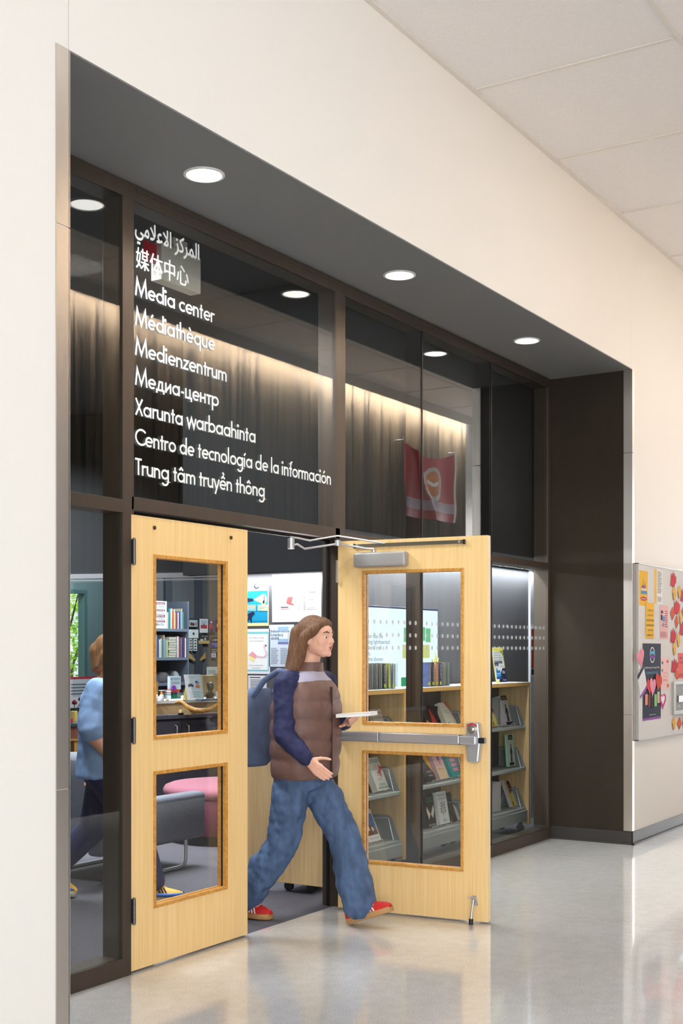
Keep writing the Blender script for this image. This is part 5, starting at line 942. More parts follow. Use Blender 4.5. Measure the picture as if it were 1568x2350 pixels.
# ================================================================== LIBRARY FURNITURE
GREYF = mat('grey_upholstery', (112, 116, 126), 0.9, noise=0.3, nscale=(220, 220, 220), bump=0.2)
ch = thing('lounge_chair', 'grey upholstered lounge chair on a steel sled base behind the closed door', 'lounge chair', (1.95, 1.9, 0))
for y0, y1 in ((1.53, 1.65), (2.18, 2.30)): obj('arm', MB().rbox(1.45, 2.52, y0, y1, 0.20, 0.52, 0.03), GREYF, ch)
obj('seat', MB().rbox(1.86, 2.50, 1.655, 2.175, 0.24, 0.42, 0.04), GREYF, ch)
q = MB(); q.loft([ring((1.74, 1.915, z), a, 0.255, 28, 0, 6) for z, a in ((0.25, 0.18), (0.45, 0.19), (0.65, 0.185), (0.78, 0.17), (0.81, 0.14))]); obj('backrest', q, GREYF, ch)
for yy in (1.60, 2.24): obj('sled_leg', MB().tube([(2.38, yy, 0.215), (2.38, yy, 0.07), (2.37, yy, 0.035), (2.34, yy, 0.016), (2.30, yy, 0.013), (1.66, yy, 0.013), (1.62, yy, 0.016), (1.59, yy, 0.035), (1.58, yy, 0.07), (1.58, yy, 0.215)], 0.0125, 12), CHROME, ch)
ot = thing('ottoman', 'large round maroon ottoman with a lighter pink top behind the lounge chair', 'ottoman', (3.67, 2.19, 0))
obj('base', MB().lathe([(0.49, 0.0), (0.49, 0.075)], (3.67, 2.19, 0), 48), PLASTIC, ot)
obj('body', MB().lathe([(0.525, 0.075), (0.53, 0.09), (0.53, 0.34), (0.525, 0.35)], (3.67, 2.19, 0), 56), mat('maroon_upholstery', (104, 44, 66), 0.9, noise=0.25, nscale=(200, 200, 200), bump=0.15), ot)
obj('cushion', MB().lathe([(0.52, 0.352), (0.535, 0.37), (0.535, 0.40), (0.52, 0.425), (0.48, 0.44), (0.3, 0.446), (0.01, 0.448)], (3.67, 2.19, 0), 56), mat('rose_upholstery', (150, 92, 106), 0.9, noise=0.2, nscale=(200, 200, 200), bump=0.15), ot)

# service counter in front of the office
CA_, CB_ = Vector((4.38, 3.683, 0)), Vector((5.75, 3.40, 0)); cu = (CB_ - CA_).normalized(); cn = Vector((-cu.y, cu.x, 0)); CLn = (CB_ - CA_).length
def cbox(q, a0, a1, d0, d1, z0, z1):
    c = CA_ + cu * ((a0 + a1) / 2) + cn * ((d0 + d1) / 2); c.z = (z0 + z1) / 2; return q.obox(c, cu, cn, (0, 0, 1), (a1 - a0) / 2, (d1 - d0) / 2, (z1 - z0) / 2)
ct = thing('service_counter', 'dark service counter with cabinet doors and a raised white top behind the closed door glass', 'counter', (4.9, 3.7, 0)); SLATE = mat('dark_slate_laminate', (70, 68, 76), 0.45)
obj('carcass', cbox(MB(), 0, CLn, 0.03, 0.6, 0.08, 0.86), SLATE, ct); obj('plinth', cbox(MB(), 0.03, CLn - 0.03, 0.08, 0.55, 0, 0.08), PLASTIC, ct)
obj('counter_top', cbox(MB(), -0.02, CLn + 0.02, -0.01, 0.62, 0.86, 0.90), mat('charcoal_counter_top', (84, 84, 94), 0.4), ct, bevel=0.004)
dx = [0, 0.42, 0.78, 1.2, CLn]
for i in range(4):
    dd = obj('cabinet_door', cbox(MB(), dx[i] + 0.004, dx[i + 1] - 0.004, 0.008, 0.03, 0.1, 0.84), SLATE, ct, bevel=0.002); a = dx[i] + (0.34 if i % 2 == 0 else 0.06)
    P = lambda d, z: CA_ + cu * a + cn * d + Vector((0, 0, z)); obj('handle', MB().tube([P(0.008, 0.80), P(-0.022, 0.79), P(-0.022, 0.69), P(0.008, 0.68)], 0.006, 8), CHROME, dd)
ZT = 1.03
tt = thing('desk_riser', 'light wood transaction top with a white surface on the dark counter', 'desk riser', (4.6, 3.9, 0.9))
obj('front_board', cbox(MB(), 0.0, 1.3, 0.10, 0.125, 0.90, 1.0), SHELFWOOD, tt); obj('surface', cbox(MB(), 0.0, 1.32, 0.08, 1.0, 1.0, ZT), mat('white_laminate', (236, 236, 232), 0.35), tt, bevel=0.003); obj('rear_support', cbox(MB(), 0, 1.3, 0.95, 0.98, 0.0, 1.0), SLATE, tt)
# things standing on the raised top
def base(px, py): p = atz(px, py, ZT); return p
def fr(px, py): p = base(px, py); return p, (p - Vector((CX, CY, 0))).length * 0 + ((p.x - CX) * CA + (p.y - CY) * SA) / FPX   # position and metres per pixel
p, k = fr(430, 1607)
sheet('sign', 'white sign about a printing computer leaning on the counter riser', 'sign', (p.x, p.y, ZT + 0.001), (0.98, -0.2, 0), 0.205, 0.245, PAPER, [('text', ink(120, 180, 140), 0.36, 0.86, 0.07, 'PRINT', 0.3), ('circ', ink(90, 96, 116), 0.32, 0.56, 0.17, 0.08), ('rect', PAPER, 0.24, 0.47, 0.4, 0.52), ('circ', ink(226, 150, 170), 0.72, 0.66, 0.12, 0.06), ('circ', ink(240, 150, 80), 0.72, 0.52, 0.14, 0.07), ('circ', ink(60, 70, 130), 0.68, 0.71, 0.09, 0.03), ('text', ink(80, 160, 120), 0.18, 0.27, 0.06, 'ASK US FOR A', 0.62), ('text', ink(80, 160, 120), 0.22, 0.18, 0.06, 'PRINTING', 0.54), ('text', ink(80, 160, 120), 0.2, 0.09, 0.06, 'COMPUTER', 0.58)], v=(0.05, 0.22, 1))
p, k = fr(483, 1606); bs = thing('bust', 'small dark bronze bust beside the white sign', 'sculpture', (p.x, p.y, ZT)); BRZ = mat('dark_bronze_patina', (50, 50, 54), 0.3, metal=0.5)
q = MB(); q.ell((p.x, p.y, ZT + 0.122), (0.031, 0.036, 0.042)); q.ell((p.x - 0.012, p.y - 0.03, ZT + 0.116), (0.01, 0.012, 0.012)); q.capsule((p.x, p.y, ZT + 0.06), (p.x, p.y, ZT + 0.1), 0.022, 0.018); q.ell((p.x, p.y + 0.004, ZT + 0.045), (0.058, 0.034, 0.032)); q.ell((p.x, p.y + 0.006, ZT + 0.148), (0.03, 0.034, 0.02)); soft(obj('head_and_shoulders', q, BRZ, bs), 0.004, 3)
obj('plinth', MB().rbox(p.x - 0.036, p.x + 0.036, p.y - 0.03, p.y + 0.03, ZT, ZT + 0.022, 0.004), BRZ, bs)
p, k = fr(503, 1606); cp = thing('cup', 'white cup with a black figure beside the bust', 'cup', (p.x, p.y, ZT)); obj('body', MB().lathe([(0.026, 0.0), (0.034, 0.075), (0.036, 0.078), (0.031, 0.078), (0.023, 0.005)], p, 28), PAPER, cp)
obj('print', MB().add([(p.x - 0.0125 + a, p.y - 0.0335, ZT + b) for a, b in ((0, 0.02), (0.01, 0.034), (0.02, 0.02), (0.014, 0.042), (0.014, 0.055), (0.006, 0.055), (0.006, 0.042))], [tuple(range(7))]), BLACK, cp)
p, k = fr(399, 1586); p.y += 0.0
b1 = thing('book', 'green book lying at the bottom under the letter board', 'book', (p.x, p.y, ZT), group='books lying on the counter riser'); p0 = base(393, 1604)
def lay(root, m, x0, y0, z0, w, d, h): obj('cover', MB().box(x0, x0 + w, y0, y0 + d, z0, z0 + 0.002).box(x0, x0 + w, y0, y0 + d, z0 + h - 0.002, z0 + h).box(x0, x0 + w, y0, y0 + 0.002, z0, z0 + h), m, root); obj('pages', MB().box(x0 + 0.003, x0 + w - 0.003, y0 + 0.0022, y0 + d - 0.003, z0 + 0.0022, z0 + h - 0.0022), PAPER, root)
lay(b1, ink(40, 110, 90), p0.x, p0.y, ZT, 0.145, 0.1, 0.04)
b2 = thing('book', 'dark blue book lying between the green and red books', 'book', (p0.x, p0.y, ZT + 0.04), group='books lying on the counter riser'); lay(b2, ink(44, 54, 80), p0.x + 0.004, p0.y + 0.004, ZT + 0.0402, 0.12, 0.095, 0.02)
b3 = thing('book', 'red book lying directly under the letter board', 'book', (p0.x, p0.y, ZT + 0.06), group='books lying on the counter riser'); lay(b3, ink(196, 60, 56), p0.x, p0.y + 0.002, ZT + 0.0604, 0.13, 0.095, 0.026)
lb = thing('letter_board', 'white letter board reading BE KIND & READ BOOKS on the stacked books', 'letter board', (p0.x + 0.025, p0.y + 0.03, ZT + 0.087)); lx, ly, lz = p0.x + 0.02, p0.y + 0.03, ZT + 0.0868
obj('box', MB().rbox(lx, lx + 0.165, ly, ly + 0.035, lz, lz + 0.13, 0.004), mat('white_light_box', (228, 232, 236), 0.4), lb)
for i, s in enumerate(('BE KIND', '& READ', 'BOOKS')): obj('letter_row', MB().text(s, 0.03, frame_m((lx + (0.008, 0.03, 0.02)[i], ly - 0.001, lz + 0.094 - 0.041 * i), (1, 0, 0), (0, 0, 1)), width=(0.135, 0.11, 0.075)[i]), ink(50, 110, 190), lb)
p, k = fr(401, 1604); fw = thing('paper_flower', 'purple paper flower in front of the letter board', 'ornament', (lx - 0.01, ly - 0.03, ZT)); q = MB()
for a in range(6): q.ell((lx + 0.005 + 0.016 * math.cos(a), p0.y - 0.012, ZT + 0.105 + 0.016 * math.sin(a)), (0.012, 0.006, 0.012), None, 10, 6)
obj('petals', q, ink(150, 40, 180), fw); obj('stalk', MB().tube([(lx + 0.005, p0.y - 0.012, ZT), (lx + 0.005, p0.y - 0.012, ZT + 0.1)], 0.0025, 6), ink(60, 120, 60), fw)
p, k = fr(427, 1606); q = MB(); cl = thing('cloth', 'mustard cloth draped beside the printing sign', 'cloth', (p.x, p.y, ZT)); q.loft([ring((p.x - 0.012 + 0.03 * t_, p.y, ZT + 0.135 * t_), 0.018 * (1.1 - 0.5 * t_), 0.02, 14) for t_ in (0, 0.3, 0.6, 0.85, 1)]); obj('cloth', q, ink(190, 160, 70), cl)
for px_, lab in ((358, 'white glue bottle with orange cap nearest the door stile'), (371, 'white glue bottle with orange cap beside the clear box')):
    p = base(px_, 1609); gb = thing('glue_bottle', lab, 'bottle', (p.x, p.y, ZT), group='glue bottles on the counter riser'); obj('body', MB().lathe([(0.017, 0), (0.02, 0.006), (0.02, 0.05), (0.012, 0.062)], p, 20), PAPER, gb); obj('cap', MB().lathe([(0.012, 0.062), (0.011, 0.072), (0.004, 0.088), (0.002, 0.09)], p, 16), ink(240, 130, 40), gb)
for px_, py_, m, lab in ((364, 1606, ink(200, 170, 170), 'small pale eraser lying on the white counter riser'), (384, 1608, ink(230, 140, 90), 'small orange eraser lying on the white counter riser')):
    p = base(px_, py_); e_ = thing('eraser', lab, 'eraser', (p.x, p.y, ZT)); obj('block', MB().rbox(p.x - 0.013, p.x + 0.013, p.y - 0.009, p.y + 0.009, ZT, ZT + 0.012, 0.003), m, e_)
p = base(373, 1603); bx_ = thing('box', 'brown cardboard box standing behind the glue bottles', 'box', (p.x, p.y, ZT)); obj('carton', MB().box(p.x - 0.04, p.x + 0.055, p.y + 0.1, p.y + 0.2, ZT, ZT + 0.155), ink(176, 136, 92), bx_, bevel=0.002); obj('flap', MB().prism([(p.x + 0.055, p.y + 0.1, ZT + 0.155), (p.x + 0.075, p.y + 0.1, ZT + 0.135), (p.x + 0.075, p.y + 0.2, ZT + 0.135), (p.x + 0.055, p.y + 0.2, ZT + 0.155)], (0, 0, 0.002)), ink(186, 146, 102), bx_)
p = base(352, 1604); bx_ = thing('box', 'white carton cut by the door stile on the counter riser', 'box', (p.x, p.y, ZT)); obj('carton', MB().box(p.x - 0.05, p.x + 0.045, p.y, p.y + 0.07, ZT, ZT + 0.165), PAPER, bx_, bevel=0.002)
p = base(376, 1604); bx_ = thing('box', 'clear plastic box of small parts in front of the cardboard box', 'box', (p.x, p.y, ZT)); obj('lid', MB().box(p.x - 0.005, p.x + 0.072, p.y, p.y + 0.06, ZT + 0.078, ZT + 0.084), ink(196, 206, 206), bx_); obj('bin', MB().box(p.x, p.x + 0.068, p.y, p.y + 0.06, ZT, ZT + 0.078), glass('clear_plastic', (0.8, 0.86, 0.86), 0.06), bx_)
pc = bpy.data.objects.new('parts', None)
q = MB()
for i in range(14): q.ell((p.x + random.uniform(0.012, 0.056), p.y + random.uniform(0.012, 0.048), ZT + random.uniform(0.012, 0.06)), (0.009, 0.009, 0.009), None, 8, 5)
o_ = obj('small_parts', q, ink(130, 120, 100), bx_, kind='stuff'); bpy.data.objects.remove(pc)
p = base(500, 1600); bx_ = thing('box', 'beige archive box behind the bust', 'box', (p.x, p.y + 0.15, ZT)); obj('carton', MB().box(p.x - 0.09, p.x + 0.16, p.y + 0.12, p.y + 0.3, ZT, ZT + 0.215), ink(168, 140, 100), bx_, bevel=0.002)
# curved wooden handle stand on a small block
ps = [atd(402, 1612, 11.75), atd(411, 1610, 11.75), atd(420, 1613, 11.75), atd(430, 1622, 11.72), atd(448, 1630, 11.7), atd(466, 1631, 11.7), atd(486, 1626, 11.72), atd(500, 1617, 11.75), atd(514, 1608, 11.78)]
yk = thing('wooden_yoke', 'curved golden wooden yoke resting on a small wood block on the counter', 'wooden yoke', (ps[4].x, ps[4].y, 0.9)); q = MB(); q.tube(ps, [0.008, 0.014, 0.017, 0.02, 0.023, 0.023, 0.021, 0.019, 0.015], 10); obj('yoke', q, wood('golden_wood', (196, 142, 62), (140, 92, 34), (60, 60, 60)), yk)
b0 = atz(424, 1641, 0.9); obj('block', MB().obox((b0.x + 0.13, b0.y + 0.02, 0.925), cu, cn, (0, 0, 1), 0.14, 0.02, 0.0245), SHELFWOOD, yk)
p = atz(415, 1641, 0.9); st = thing('stapler', 'small black stapler lying on the dark counter', 'stapler', (p.x, p.y, 0.9)); obj('body', MB().rbox(p.x - 0.035, p.x + 0.035, p.y - 0.01, p.y + 0.01, 0.9, 0.922, 0.006), PLASTIC, st)
p = atz(470, 1607, ZT); kb = thing('keyboard', 'dark slim keyboard lying in front of the printing sign', 'keyboard', (p.x, p.y, ZT)); obj('body', MB().obox((p.x - 0.02, p.y - 0.1, ZT + 0.009), cu, cn, (0, 0, 1), 0.16, 0.04, 0.008), mat('slate_keyboard', (76, 84, 96), 0.5), kb)

# office shelf with books
SY0, SY1 = 5.08, 5.36; sx0, sx1 = 5.78, 6.72; SM = mat('blue_grey_steel_shelf', (112, 120, 136), 0.5)
sh = thing('shelf_unit', 'grey steel shelf unit full of books in the office', 'shelf unit', (sx0, SY0, 0))
for x in (sx0, sx1 - 0.02): obj('upright', MB().box(x, x + 0.02, SY0, SY1, 0, 2.05), SM, sh)
SZ = (1.737, 1.418, 1.137, 0.8, 0.4)
for z in SZ: obj('shelf', MB().box(sx0 + 0.02, sx1 - 0.02, SY0, SY1, z - 0.03, z), SM, sh)
obj('back_panel', MB().box(sx0 + 0.02, sx1 - 0.02, SY1 - 0.012, SY1, 0.3, 2.05), mat('dark_shelf_panel', (62, 68, 80), 0.6), sh)
PAL = [(206, 196, 170), (64, 130, 140), (200, 90, 60), (226, 226, 226), (130, 150, 190), (190, 196, 110), (120, 60, 90), (96, 140, 180), (214, 206, 200), (70, 70, 120), (190, 170, 150), (160, 60, 60), (210, 150, 90), (90, 110, 100), (230, 220, 190)]
WORDS = ['cream', 'teal', 'rust', 'white', 'periwinkle', 'lime', 'plum', 'sky blue', 'ivory', 'indigo', 'tan', 'crimson', 'amber', 'moss', 'pale yellow']
def row(x, x1, z, y, gname, where, hmin, hmax, order):
    i = 0; seen = {}
    while x < x1:
        t = random.uniform(0.02, 0.034); h = random.uniform(hmin, hmax); c = order[i % len(order)]; wd = WORDS[c]; seen[wd] = seen.get(wd, 0) + 1
        nth = {1: 'first', 2: 'second', 3: 'third'}.get(seen[wd], 'last'); mini_book('book', '%s %s-spined book from the left on %s' % (nth, wd, where), x, y, z + 0.001, t - 0.002, h, 0.14, ink(*PAL[c]), gname); x += t; i += 1
row(6.36, 6.66, SZ[0], SY0 + 0.02, 'books on the top office shelf', 'the top office shelf', 0.18, 0.235, [0, 1, 8, 2, 14, 12, 6, 3, 9, 4])
row(6.12, 6.36, SZ[1], SY0 + 0.02, 'books on the middle office shelf', 'the middle office shelf', 0.19, 0.25, [4, 5, 7, 9, 14, 8, 1, 10])
row(6.54, 6.69, SZ[1], SY0 + 0.02, 'books on the middle office shelf', 'the right of the middle office shelf', 0.21, 0.235, [3, 11, 7, 9, 6])
zz = SZ[1] + 0.001
for i in range(8):
    h = (0.022, 0.03, 0.026, 0.034)[i % 4]; b_ = thing('book', 'pale book lying flat, %s from the bottom of the middle shelf pile' % ('lowest', 'second', 'third', 'fourth', 'fifth', 'sixth', 'seventh', 'topmost')[i], 'book', (6.38, SY0 + 0.02, zz), group='books piled flat on the middle office shelf'); lay(b_, ink(196 - 6 * (i % 3), 186 - 5 * (i % 2), 168), 6.385 + 0.01 * (i % 3), SY0 + 0.02, zz, 0.125, 0.16, h); zz += h + 0.0005
sheet('sign', 'white and maroon sign of bold slogans on the top office shelf', 'sign', (6.06, SY0 + 0.01, SZ[0] + 0.002), (1, 0, 0), 0.285, 0.305, ink(226, 234, 240), [(a, b, 0.0, c, 0.9, d) for a, b, c, d in (('rect', ink(120, 50, 74), 0.87, 0.96), ('rect', ink(120, 50, 74), 0.62, 0.7), ('rect', ink(120, 50, 74), 0.4, 0.5), ('rect', ink(120, 50, 74), 0.22, 0.29))] +
      [('text', PAPER, 0.1, 0.89, 0.07, 'PEOPLE ARE EQUAL', 0.76), ('text', NAVY, 0.16, 0.74, 0.14, 'LOVE WINS', 0.7), ('text', PAPER, 0.1, 0.635, 0.07, 'BLACK LIVES MATTER', 0.76), ('text', NAVY, 0.1, 0.53, 0.08, 'ALL ARE WELCOME', 0.76), ('text', PAPER, 0.1, 0.42, 0.08, 'BE RESPECTED', 0.74), ('text', NAVY, 0.1, 0.32, 0.07, 'CARE OF THEIR BODIES', 0.76), ('text', PAPER, 0.1, 0.235, 0.05, 'VALUED OVER PROFIT', 0.74), ('text', NAVY, 0.1, 0.1, 0.12, 'CELEBRATED', 0.74)], v=(0.12, 0.1, 1))
for x, w_, h, c, lab in ((6.1, 0.16, 0.17, (60, 84, 140), 'crumpled blue bag on the lower office shelf'), (6.27, 0.22, 0.12, (84, 76, 80), 'folded dark grey bag on the lower office shelf'), (6.53, 0.1, 0.13, (150, 150, 156), 'small pale grey bag on the lower office shelf')):
    bg_ = thing('bag', lab, 'bag', (x, SY0 + 0.1, SZ[2])); q = MB(); q.loft([ring((x + w_ / 2 + random.uniform(-0.01, 0.01), SY0 + 0.13, SZ[2] + h * t_), w_ / 2 * s_, 0.09 * s_, 20, random.uniform(-0.2, 0.2), 3) for t_, s_ in ((0, 0.92), (0.2, 1.0), (0.5, 0.95), (0.8, 0.8), (1, 0.5))]); obj('bag', q, mat('bag_fabric_%d' % c[0], c, 0.85, noise=0.3, nscale=(18, 18, 18), bump=0.5), bg_)
# pictures on the office back wall
OW = 5.582
def pic(name, label, x0, y0, x1, y1, paper, els=(), cat='photograph'): return sheet_px(name, label, cat, OW, 340 + x0 * 200 / 1068, 1260 + y0 * 440 / 2350, 340 + x1 * 200 / 1068, 1260 + y1 * 440 / 2350, paper, els)
pic('photograph', 'black framed photograph of seated people, upper left on the office wall', 497, 852, 612, 962, ink(36, 38, 46), [('rect', ink(176, 196, 206), 0.06, 0.1, 0.94, 0.86), ('circ', ink(120, 60, 60), 0.3, 0.4, 0.16, 0.2), ('circ', ink(60, 56, 66), 0.52, 0.36, 0.1, 0.2), ('circ', ink(206, 100, 100), 0.78, 0.42, 0.08, 0.26)])
pic('photograph', 'white bordered photograph of a group in red on the office wall', 632, 855, 732, 1025, PAPER, [('rect', ink(190, 200, 206), 0.1, 0.3, 0.9, 0.92), ('rect', ink(196, 70, 80), 0.12, 0.3, 0.9, 0.56), ('circ', ink(160, 60, 66), 0.5, 0.62, 0.08, 0.06)])
pic('photograph', 'photograph of a figure in red in front of purple on the office wall', 742, 870, 822, 1020, ink(74, 66, 110), [('circ', ink(196, 40, 60), 0.34, 0.5, 0.28, 0.24), ('circ', ink(220, 200, 190), 0.4, 0.84, 0.14, 0.1), ('rect', ink(40, 36, 46), 0.3, 0.0, 0.6, 0.3)])
pic('photograph', 'photograph of two dancers cut by the door frame on the office wall', 826, 872, 920, 980, ink(60, 50, 60), [('circ', ink(220, 180, 160), 0.3, 0.4, 0.16, 0.26), ('circ', ink(226, 190, 170), 0.6, 0.4, 0.14, 0.26)])
pic('picture', 'white card with a round leaf emblem on the office wall', 497, 985, 615, 1090, PAPER, [('circ', GREYINK, 0.5, 0.5, 0.3, 0.38), ('circ', PAPER, 0.5, 0.5, 0.28, 0.355), ('circ', ink(80, 80, 86), 0.5, 0.5, 0.12, 0.18)], 'picture')
pic('photo_strip', 'left photo strip under the round emblem card', 503, 1100, 543, 1248, PAPER, [('rect', ink(120, 120, 126), 0.12, 0.04 + 0.24 * i, 0.88, 0.22 + 0.24 * i) for i in range(4)], 'photo strip')
pic('photo_strip', 'right photo strip under the round emblem card', 556, 1100, 598, 1248, PAPER, [('circ', ink(90, 90, 96), 0.5, 0.13 + 0.24 * i, 0.34, 0.08) for i in range(4)], 'photo strip')
pic('photograph', 'photograph of people on sand with dark trees on the office wall', 617, 1045, 748, 1160, ink(60, 62, 58), [('rect', ink(206, 176, 110), 0, 0, 1, 0.34), ('circ', ink(214, 206, 200), 0.3, 0.4, 0.14, 0.12), ('circ', ink(196, 190, 190), 0.62, 0.5, 0.1, 0.16), ('text', PAPER, 0.3, 0.76, 0.14, 'Greetings', 0.54)])
pic('sign', 'black sign with white LIBRARY letters on the office wall', 770, 1082, 940, 1142, ink(36, 36, 44), [('text', PAPER, 0.08, 0.3, 0.5, 'LIBRARY', 0.84)], 'sign')
pic('sign', 'blue sign about kindness on the office wall', 768, 1144, 940, 1204, ink(60, 60, 150), [('text', PAPER, 0.1, 0.56, 0.36, 'Kindness is', 0.7), ('text', PAPER, 0.3, 0.12, 0.36, 'of details', 0.5)], 'sign')
pic('sign', 'black sign reading LOOK AROUND on the office wall', 768, 1214, 940, 1276, ink(40, 40, 46), [('text', PAPER, 0.06, 0.56, 0.36, 'LOOK AROUND', 0.8), ('text', PAPER, 0.06, 0.12, 0.36, 'WHEN YOU READ', 0.8)], 'sign')
pic('badge', 'round white badge under the black sign', 775, 1276, 830, 1330, ink(206, 210, 216), [('circ', ink(170, 176, 186), 0.5, 0.5, 0.36, 0.36)], 'badge')
pn = thing('pennant_banner', 'small tan pennant garland under the photo strips', 'pennant banner', at(435, 1496, OW)); q = MB()
for a, b_ in (((497, 1262), (578, 1352)), ((705, 1262), (635, 1352))):
    P0, P1 = [at(340 + v[0] * 200 / 1068, 1260 + v[1] * 440 / 2350, OW) for v in (a, b_)]; q.prism([P0, P1, P1 + Vector((0, 0, -0.02)), P0 + Vector((0, 0, -0.075))], (0, -0.002, 0))
obj('pennants', q, ink(190, 150, 90), pn)
pic('paper', 'pale document sheet above the beige archive box', 716, 1445, 900, 1570, ink(216, 222, 216), [('rows', GREYINK, 0.12, 0.3, 0.7, 0.7, 6), ('rect', ink(130, 126, 120), 0.46, 0.06, 0.76, 0.28)], 'paper')

# desk by the far window, seen through the left pane
DZ = 0.744; e0, e1 = atz(120, 1660, DZ), atz(205, 1660, DZ)
dk = thing('desk', 'reddish wood desk with oak legs near the green window', 'desk', (e0.x, e0.y, 0)); uu = (e1 - e0).normalized(); vv = Vector((-uu.y, uu.x, 0)); m_ = (e0 + e1) / 2; m_.z = 0; hl = (e1 - e0).length / 2
RW = wood('red_brown_wood', (150, 92, 74), (112, 62, 50), (40, 40, 4)); YW = wood('golden_oak_leg', (206, 156, 76), (170, 118, 48))
obj('top', MB().obox(m_ + vv * 0.4 + Vector((0, 0, DZ - 0.015)), uu, vv, (0, 0, 1), hl, 0.42, 0.015), mat('dark_blotter_top', (60, 84, 84), 0.4), dk); obj('drawer_front', MB().obox(m_ + vv * 0.02 + Vector((0, 0, DZ - 0.095)), uu, vv, (0, 0, 1), hl, 0.015, 0.064), RW, dk); obj('rail', MB().obox(m_ + vv * 0.02 + Vector((0, 0, DZ - 0.17)), uu, vv, (0, 0, 1), hl, 0.015, 0.01), YW, dk)
for a, d in ((-hl + 0.05, 0.05), (hl - 0.12, 0.05), (-hl + 0.05, 0.75), (hl - 0.12, 0.75)): obj('leg', MB().obox(m_ + uu * a + vv * d + Vector((0, 0, (DZ - 0.18) / 2)), uu, vv, (0, 0, 1), 0.04, 0.03, (DZ - 0.18) / 2), YW, dk)
p = atz(170, 1656, DZ); vs = thing('vase', 'yellow vase with two dark red roses on the desk by the window', 'vase', (p.x, p.y, DZ)); obj('vessel', MB().lathe([(0.03, 0.0), (0.036, 0.03), (0.036, 0.11), (0.03, 0.112)], (p.x, p.y, DZ), 24), ink(236, 196, 110), vs)
for a, h in ((0.01, 0.2), (0.07, 0.235)):
    rs = obj('rose', MB().ell((p.x + a * 1.2 - 0.01, p.y - a * 0.4, DZ + h), (0.03, 0.03, 0.022)).ell((p.x + a * 1.2 - 0.01, p.y - a * 0.4, DZ + h + 0.012), (0.018, 0.018, 0.018)), ink(120, 24, 40), vs); obj('stem', MB().tube([(p.x, p.y, DZ + 0.02), (p.x + a * 0.5, p.y, DZ + 0.12), (p.x + a * 1.2 - 0.01, p.y - a * 0.4, DZ + h - 0.02)], 0.004, 6), ink(40, 80, 50), rs)
bpx = atz(150, 1660, DZ); bk_ = thing('box', 'small magenta box beside the vase on the desk', 'box', (bpx.x, bpx.y, DZ)); obj('carton', MB().box(bpx.x, bpx.x + 0.08, bpx.y - 0.03, bpx.y + 0.03, DZ, DZ + 0.045), ink(170, 40, 90), bk_)
pa = at(184, 1665, 7.9); pb = at(240, 1528, 7.9); sheet('notice', 'white notice with a red top strip below the green window', 'notice', (pa.x, 8.14, 0.72), (1, 0, 0), 0.75, 0.42, ink(222, 222, 228), [('rect', ink(206, 60, 70), 0.0, 0.92, 1, 1), ('rows', GREYINK, 0.1, 0.4, 0.8, 0.8, 4)])
# garden outside the windows
struct('ground', MB().box(-20, 30, 9.0, 40, -0.2, -0.1), mat('garden_grass', (120, 150, 80), 0.9, noise=0.3, nscale=(6, 6, 6)))
LFM = mat('spring_leaf', (150, 200, 70), 0.5, noise=0.25, nscale=(3, 3, 3)); LFM.node_tree.nodes['Principled BSDF'].inputs['Transmission Weight'].default_value = 0.0
nt_ = LFM.node_tree; tl_ = nt_.nodes.new('ShaderNodeBsdfTranslucent'); tl_.inputs[0].default_value = (*lin((176, 226, 90)), 1); mx_ = nt_.nodes.new('ShaderNodeMixShader'); mx_.inputs[0].default_value = 0.55
nt_.links.new(nt_.nodes['Principled BSDF'].outputs[0], mx_.inputs[1]); nt_.links.new(tl_.outputs[0], mx_.inputs[2]); nt_.links.new(mx_.outputs[0], nt_.nodes['Material Output'].inputs[0])
def tree(x, y, label, n, seed):
    rd_ = random.Random(seed); tr_ = thing('tree', label, 'tree', (x, y, -0.1), group='trees outside the library windows'); q = MB(); tips = []
    for k in range(6):
        a = rd_.uniform(0, 2 * PI); p0_ = Vector((x + 0.1 * math.cos(a), y + 0.1 * math.sin(a), -0.1)); p1_ = p0_ + Vector((0.35 * math.cos(a), 0.35 * math.sin(a), 1.3)); p2_ = p1_ + Vector((0.6 * math.cos(a + 0.5), 0.6 * math.sin(a + 0.5), 1.2)); q.tube([p0_, p1_, p2_], [0.05, 0.03, 0.01], 8); tips += [p1_.lerp(p2_, t_) for t_ in (0.2, 0.6, 1.0)]
    obj('trunk', q, ink(120, 104, 84), tr_); q = MB()
    for i in range(n):
        c = tips[i % len(tips)] + Vector((rd_.gauss(0, 0.42), rd_.gauss(0, 0.42), rd_.gauss(0.1, 0.45))); u1 = Vector((rd_.uniform(-1, 1), rd_.uniform(-1, 1), rd_.uniform(-1, 0.4))).normalized(); w1 = u1.cross(Vector((rd_.uniform(-1, 1), rd_.uniform(-1, 1), 1))).normalized(); s_ = rd_.uniform(0.06, 0.11)
        q.add([c, c + u1 * s_ * 0.5 + w1 * s_ * 0.32, c + u1 * s_, c + u1 * s_ * 0.5 - w1 * s_ * 0.32], [(0, 1, 2, 3)])
    obj('foliage', q, LFM, tr_, flat=True, kind='stuff')
pt_ = at(195, 1450, 11.0)
tree(pt_.x - 0.4, 11.2, 'nearest leafy green tree outside the far window', 2600, 3); tree(pt_.x - 2.2, 12.5, 'leafy green tree left of the nearest one outside', 1800, 5); tree(pt_.x + 1.6, 13.0, 'leafy green tree right of the nearest one outside', 1800, 6)

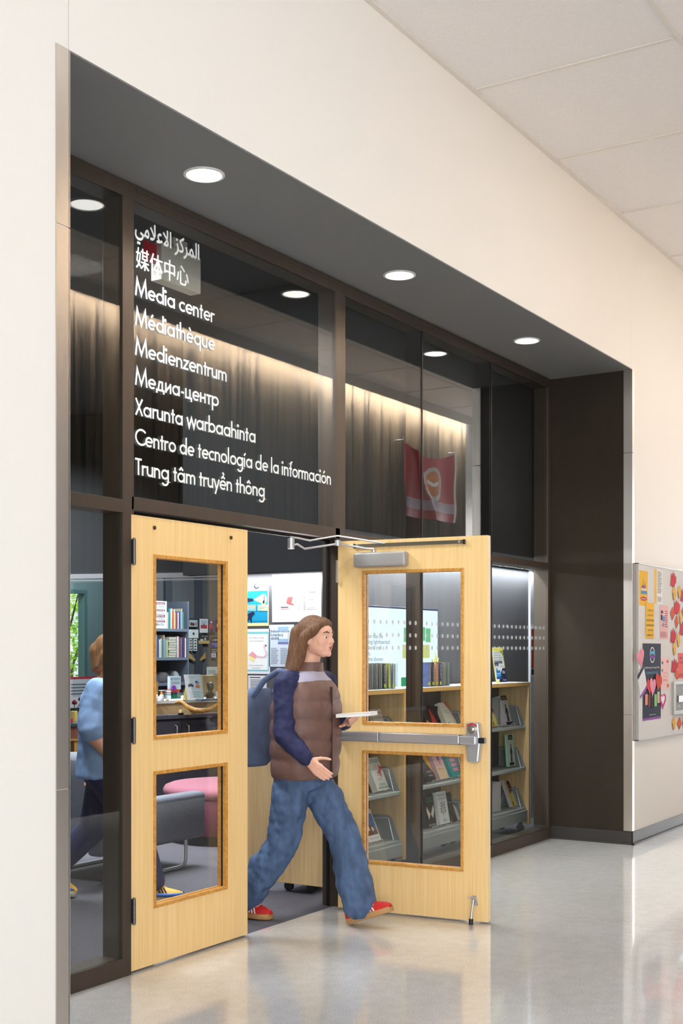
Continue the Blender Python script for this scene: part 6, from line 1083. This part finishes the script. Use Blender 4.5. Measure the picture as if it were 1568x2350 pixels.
# ================================================================== EXIT SIGN BACK AND FLAG
ex = thing('exit_sign', 'plain grey back of a box sign hanging behind the lettered glass', 'sign', (0.99, 0.53, 3.76)); SGM = mat('sign_box_grey', (214, 208, 196), 0.5)
obj('housing', MB().box(0.82, 1.157, 0.50, 0.575, 3.50, 3.70), SGM, ex, bevel=0.003); obj('canopy', MB().box(0.93, 1.05, 0.51, 0.565, 3.70, 3.76), SGM, ex); obj('red_glow_panel', MB().box(0.72, 0.82, 0.535, 0.545, 3.585, 3.69), emis('dim_red_glow', (150, 20, 40), 0.35), ex)  # red panel is added, its glow stands in for a red reflection
fg = thing('flag', 'red satin flag with a round emblem hanging from its corners on the plank wall', 'flag', (10.4, OPP + 0.11, 3.2)); parts_ = {k: MB() for k in 'rgobws'}; NX, NZ = 72, 56
def fpt(i, j):
    u, v = i / NX, j / NZ; sag = 0.14 * math.sin(PI * u) * (v ** 2); x = 9.66 + 1.46 * u + 0.03 * math.sin(9 * v) * (1 - v); z = 3.22 + 0.95 * v - sag + (0.03 * u)
    return (x, OPP + 0.11 + 0.028 * math.sin(14 * u + 3.0 * (1 - v) * (0.5 - u)) * (1.1 - 0.5 * v) + 0.05 * math.exp(-((u - 0.22 - 0.3 * (1 - v)) / 0.05) ** 2), z)
for i in range(NX):
    for j in range(NZ):
        u, v = (i + 0.5) / NX, (j + 0.5) / NZ; r2 = math.hypot((u - 0.55) * 1.46, (v - 0.55) * 0.95); key = 'r'
        if r2 < 0.27: key = 'g'
        if r2 < 0.2: key = 'o'
        if r2 < 0.16 and abs((v - 0.56) * 0.95 - 0.03 * math.sin(20 * u)) < 0.03: key = 'w'
        if 0.13 < v < 0.26: key = 's'
        if u > 0.975: key = 'w'
        parts_[key].add([fpt(i, j), fpt(i + 1, j), fpt(i + 1, j + 1), fpt(i, j + 1)], [(0, 1, 2, 3)], True)
for k, nm, c in (('r', 'cloth', (170, 34, 40)), ('g', 'emblem_ring', (190, 190, 188)), ('o', 'emblem_centre', (206, 120, 50)), ('w', 'white_print', (226, 226, 230)), ('s', 'pale_stripe', (170, 150, 170))): obj(nm, parts_[k], mat('satin_%s' % nm, c, 0.32), fg, flat=True)
q = MB()
for x, z in ((9.66, 4.19), (11.12, 4.22)): q.cyl((x, OPP + 0.004, z), (x, OPP + 0.11, z), 0.012, 10); q.cyl((x, OPP + 0.10, z), (x, OPP + 0.11, z + 0.05), 0.006, 8)
obj('hook', q, CHROME, fg)
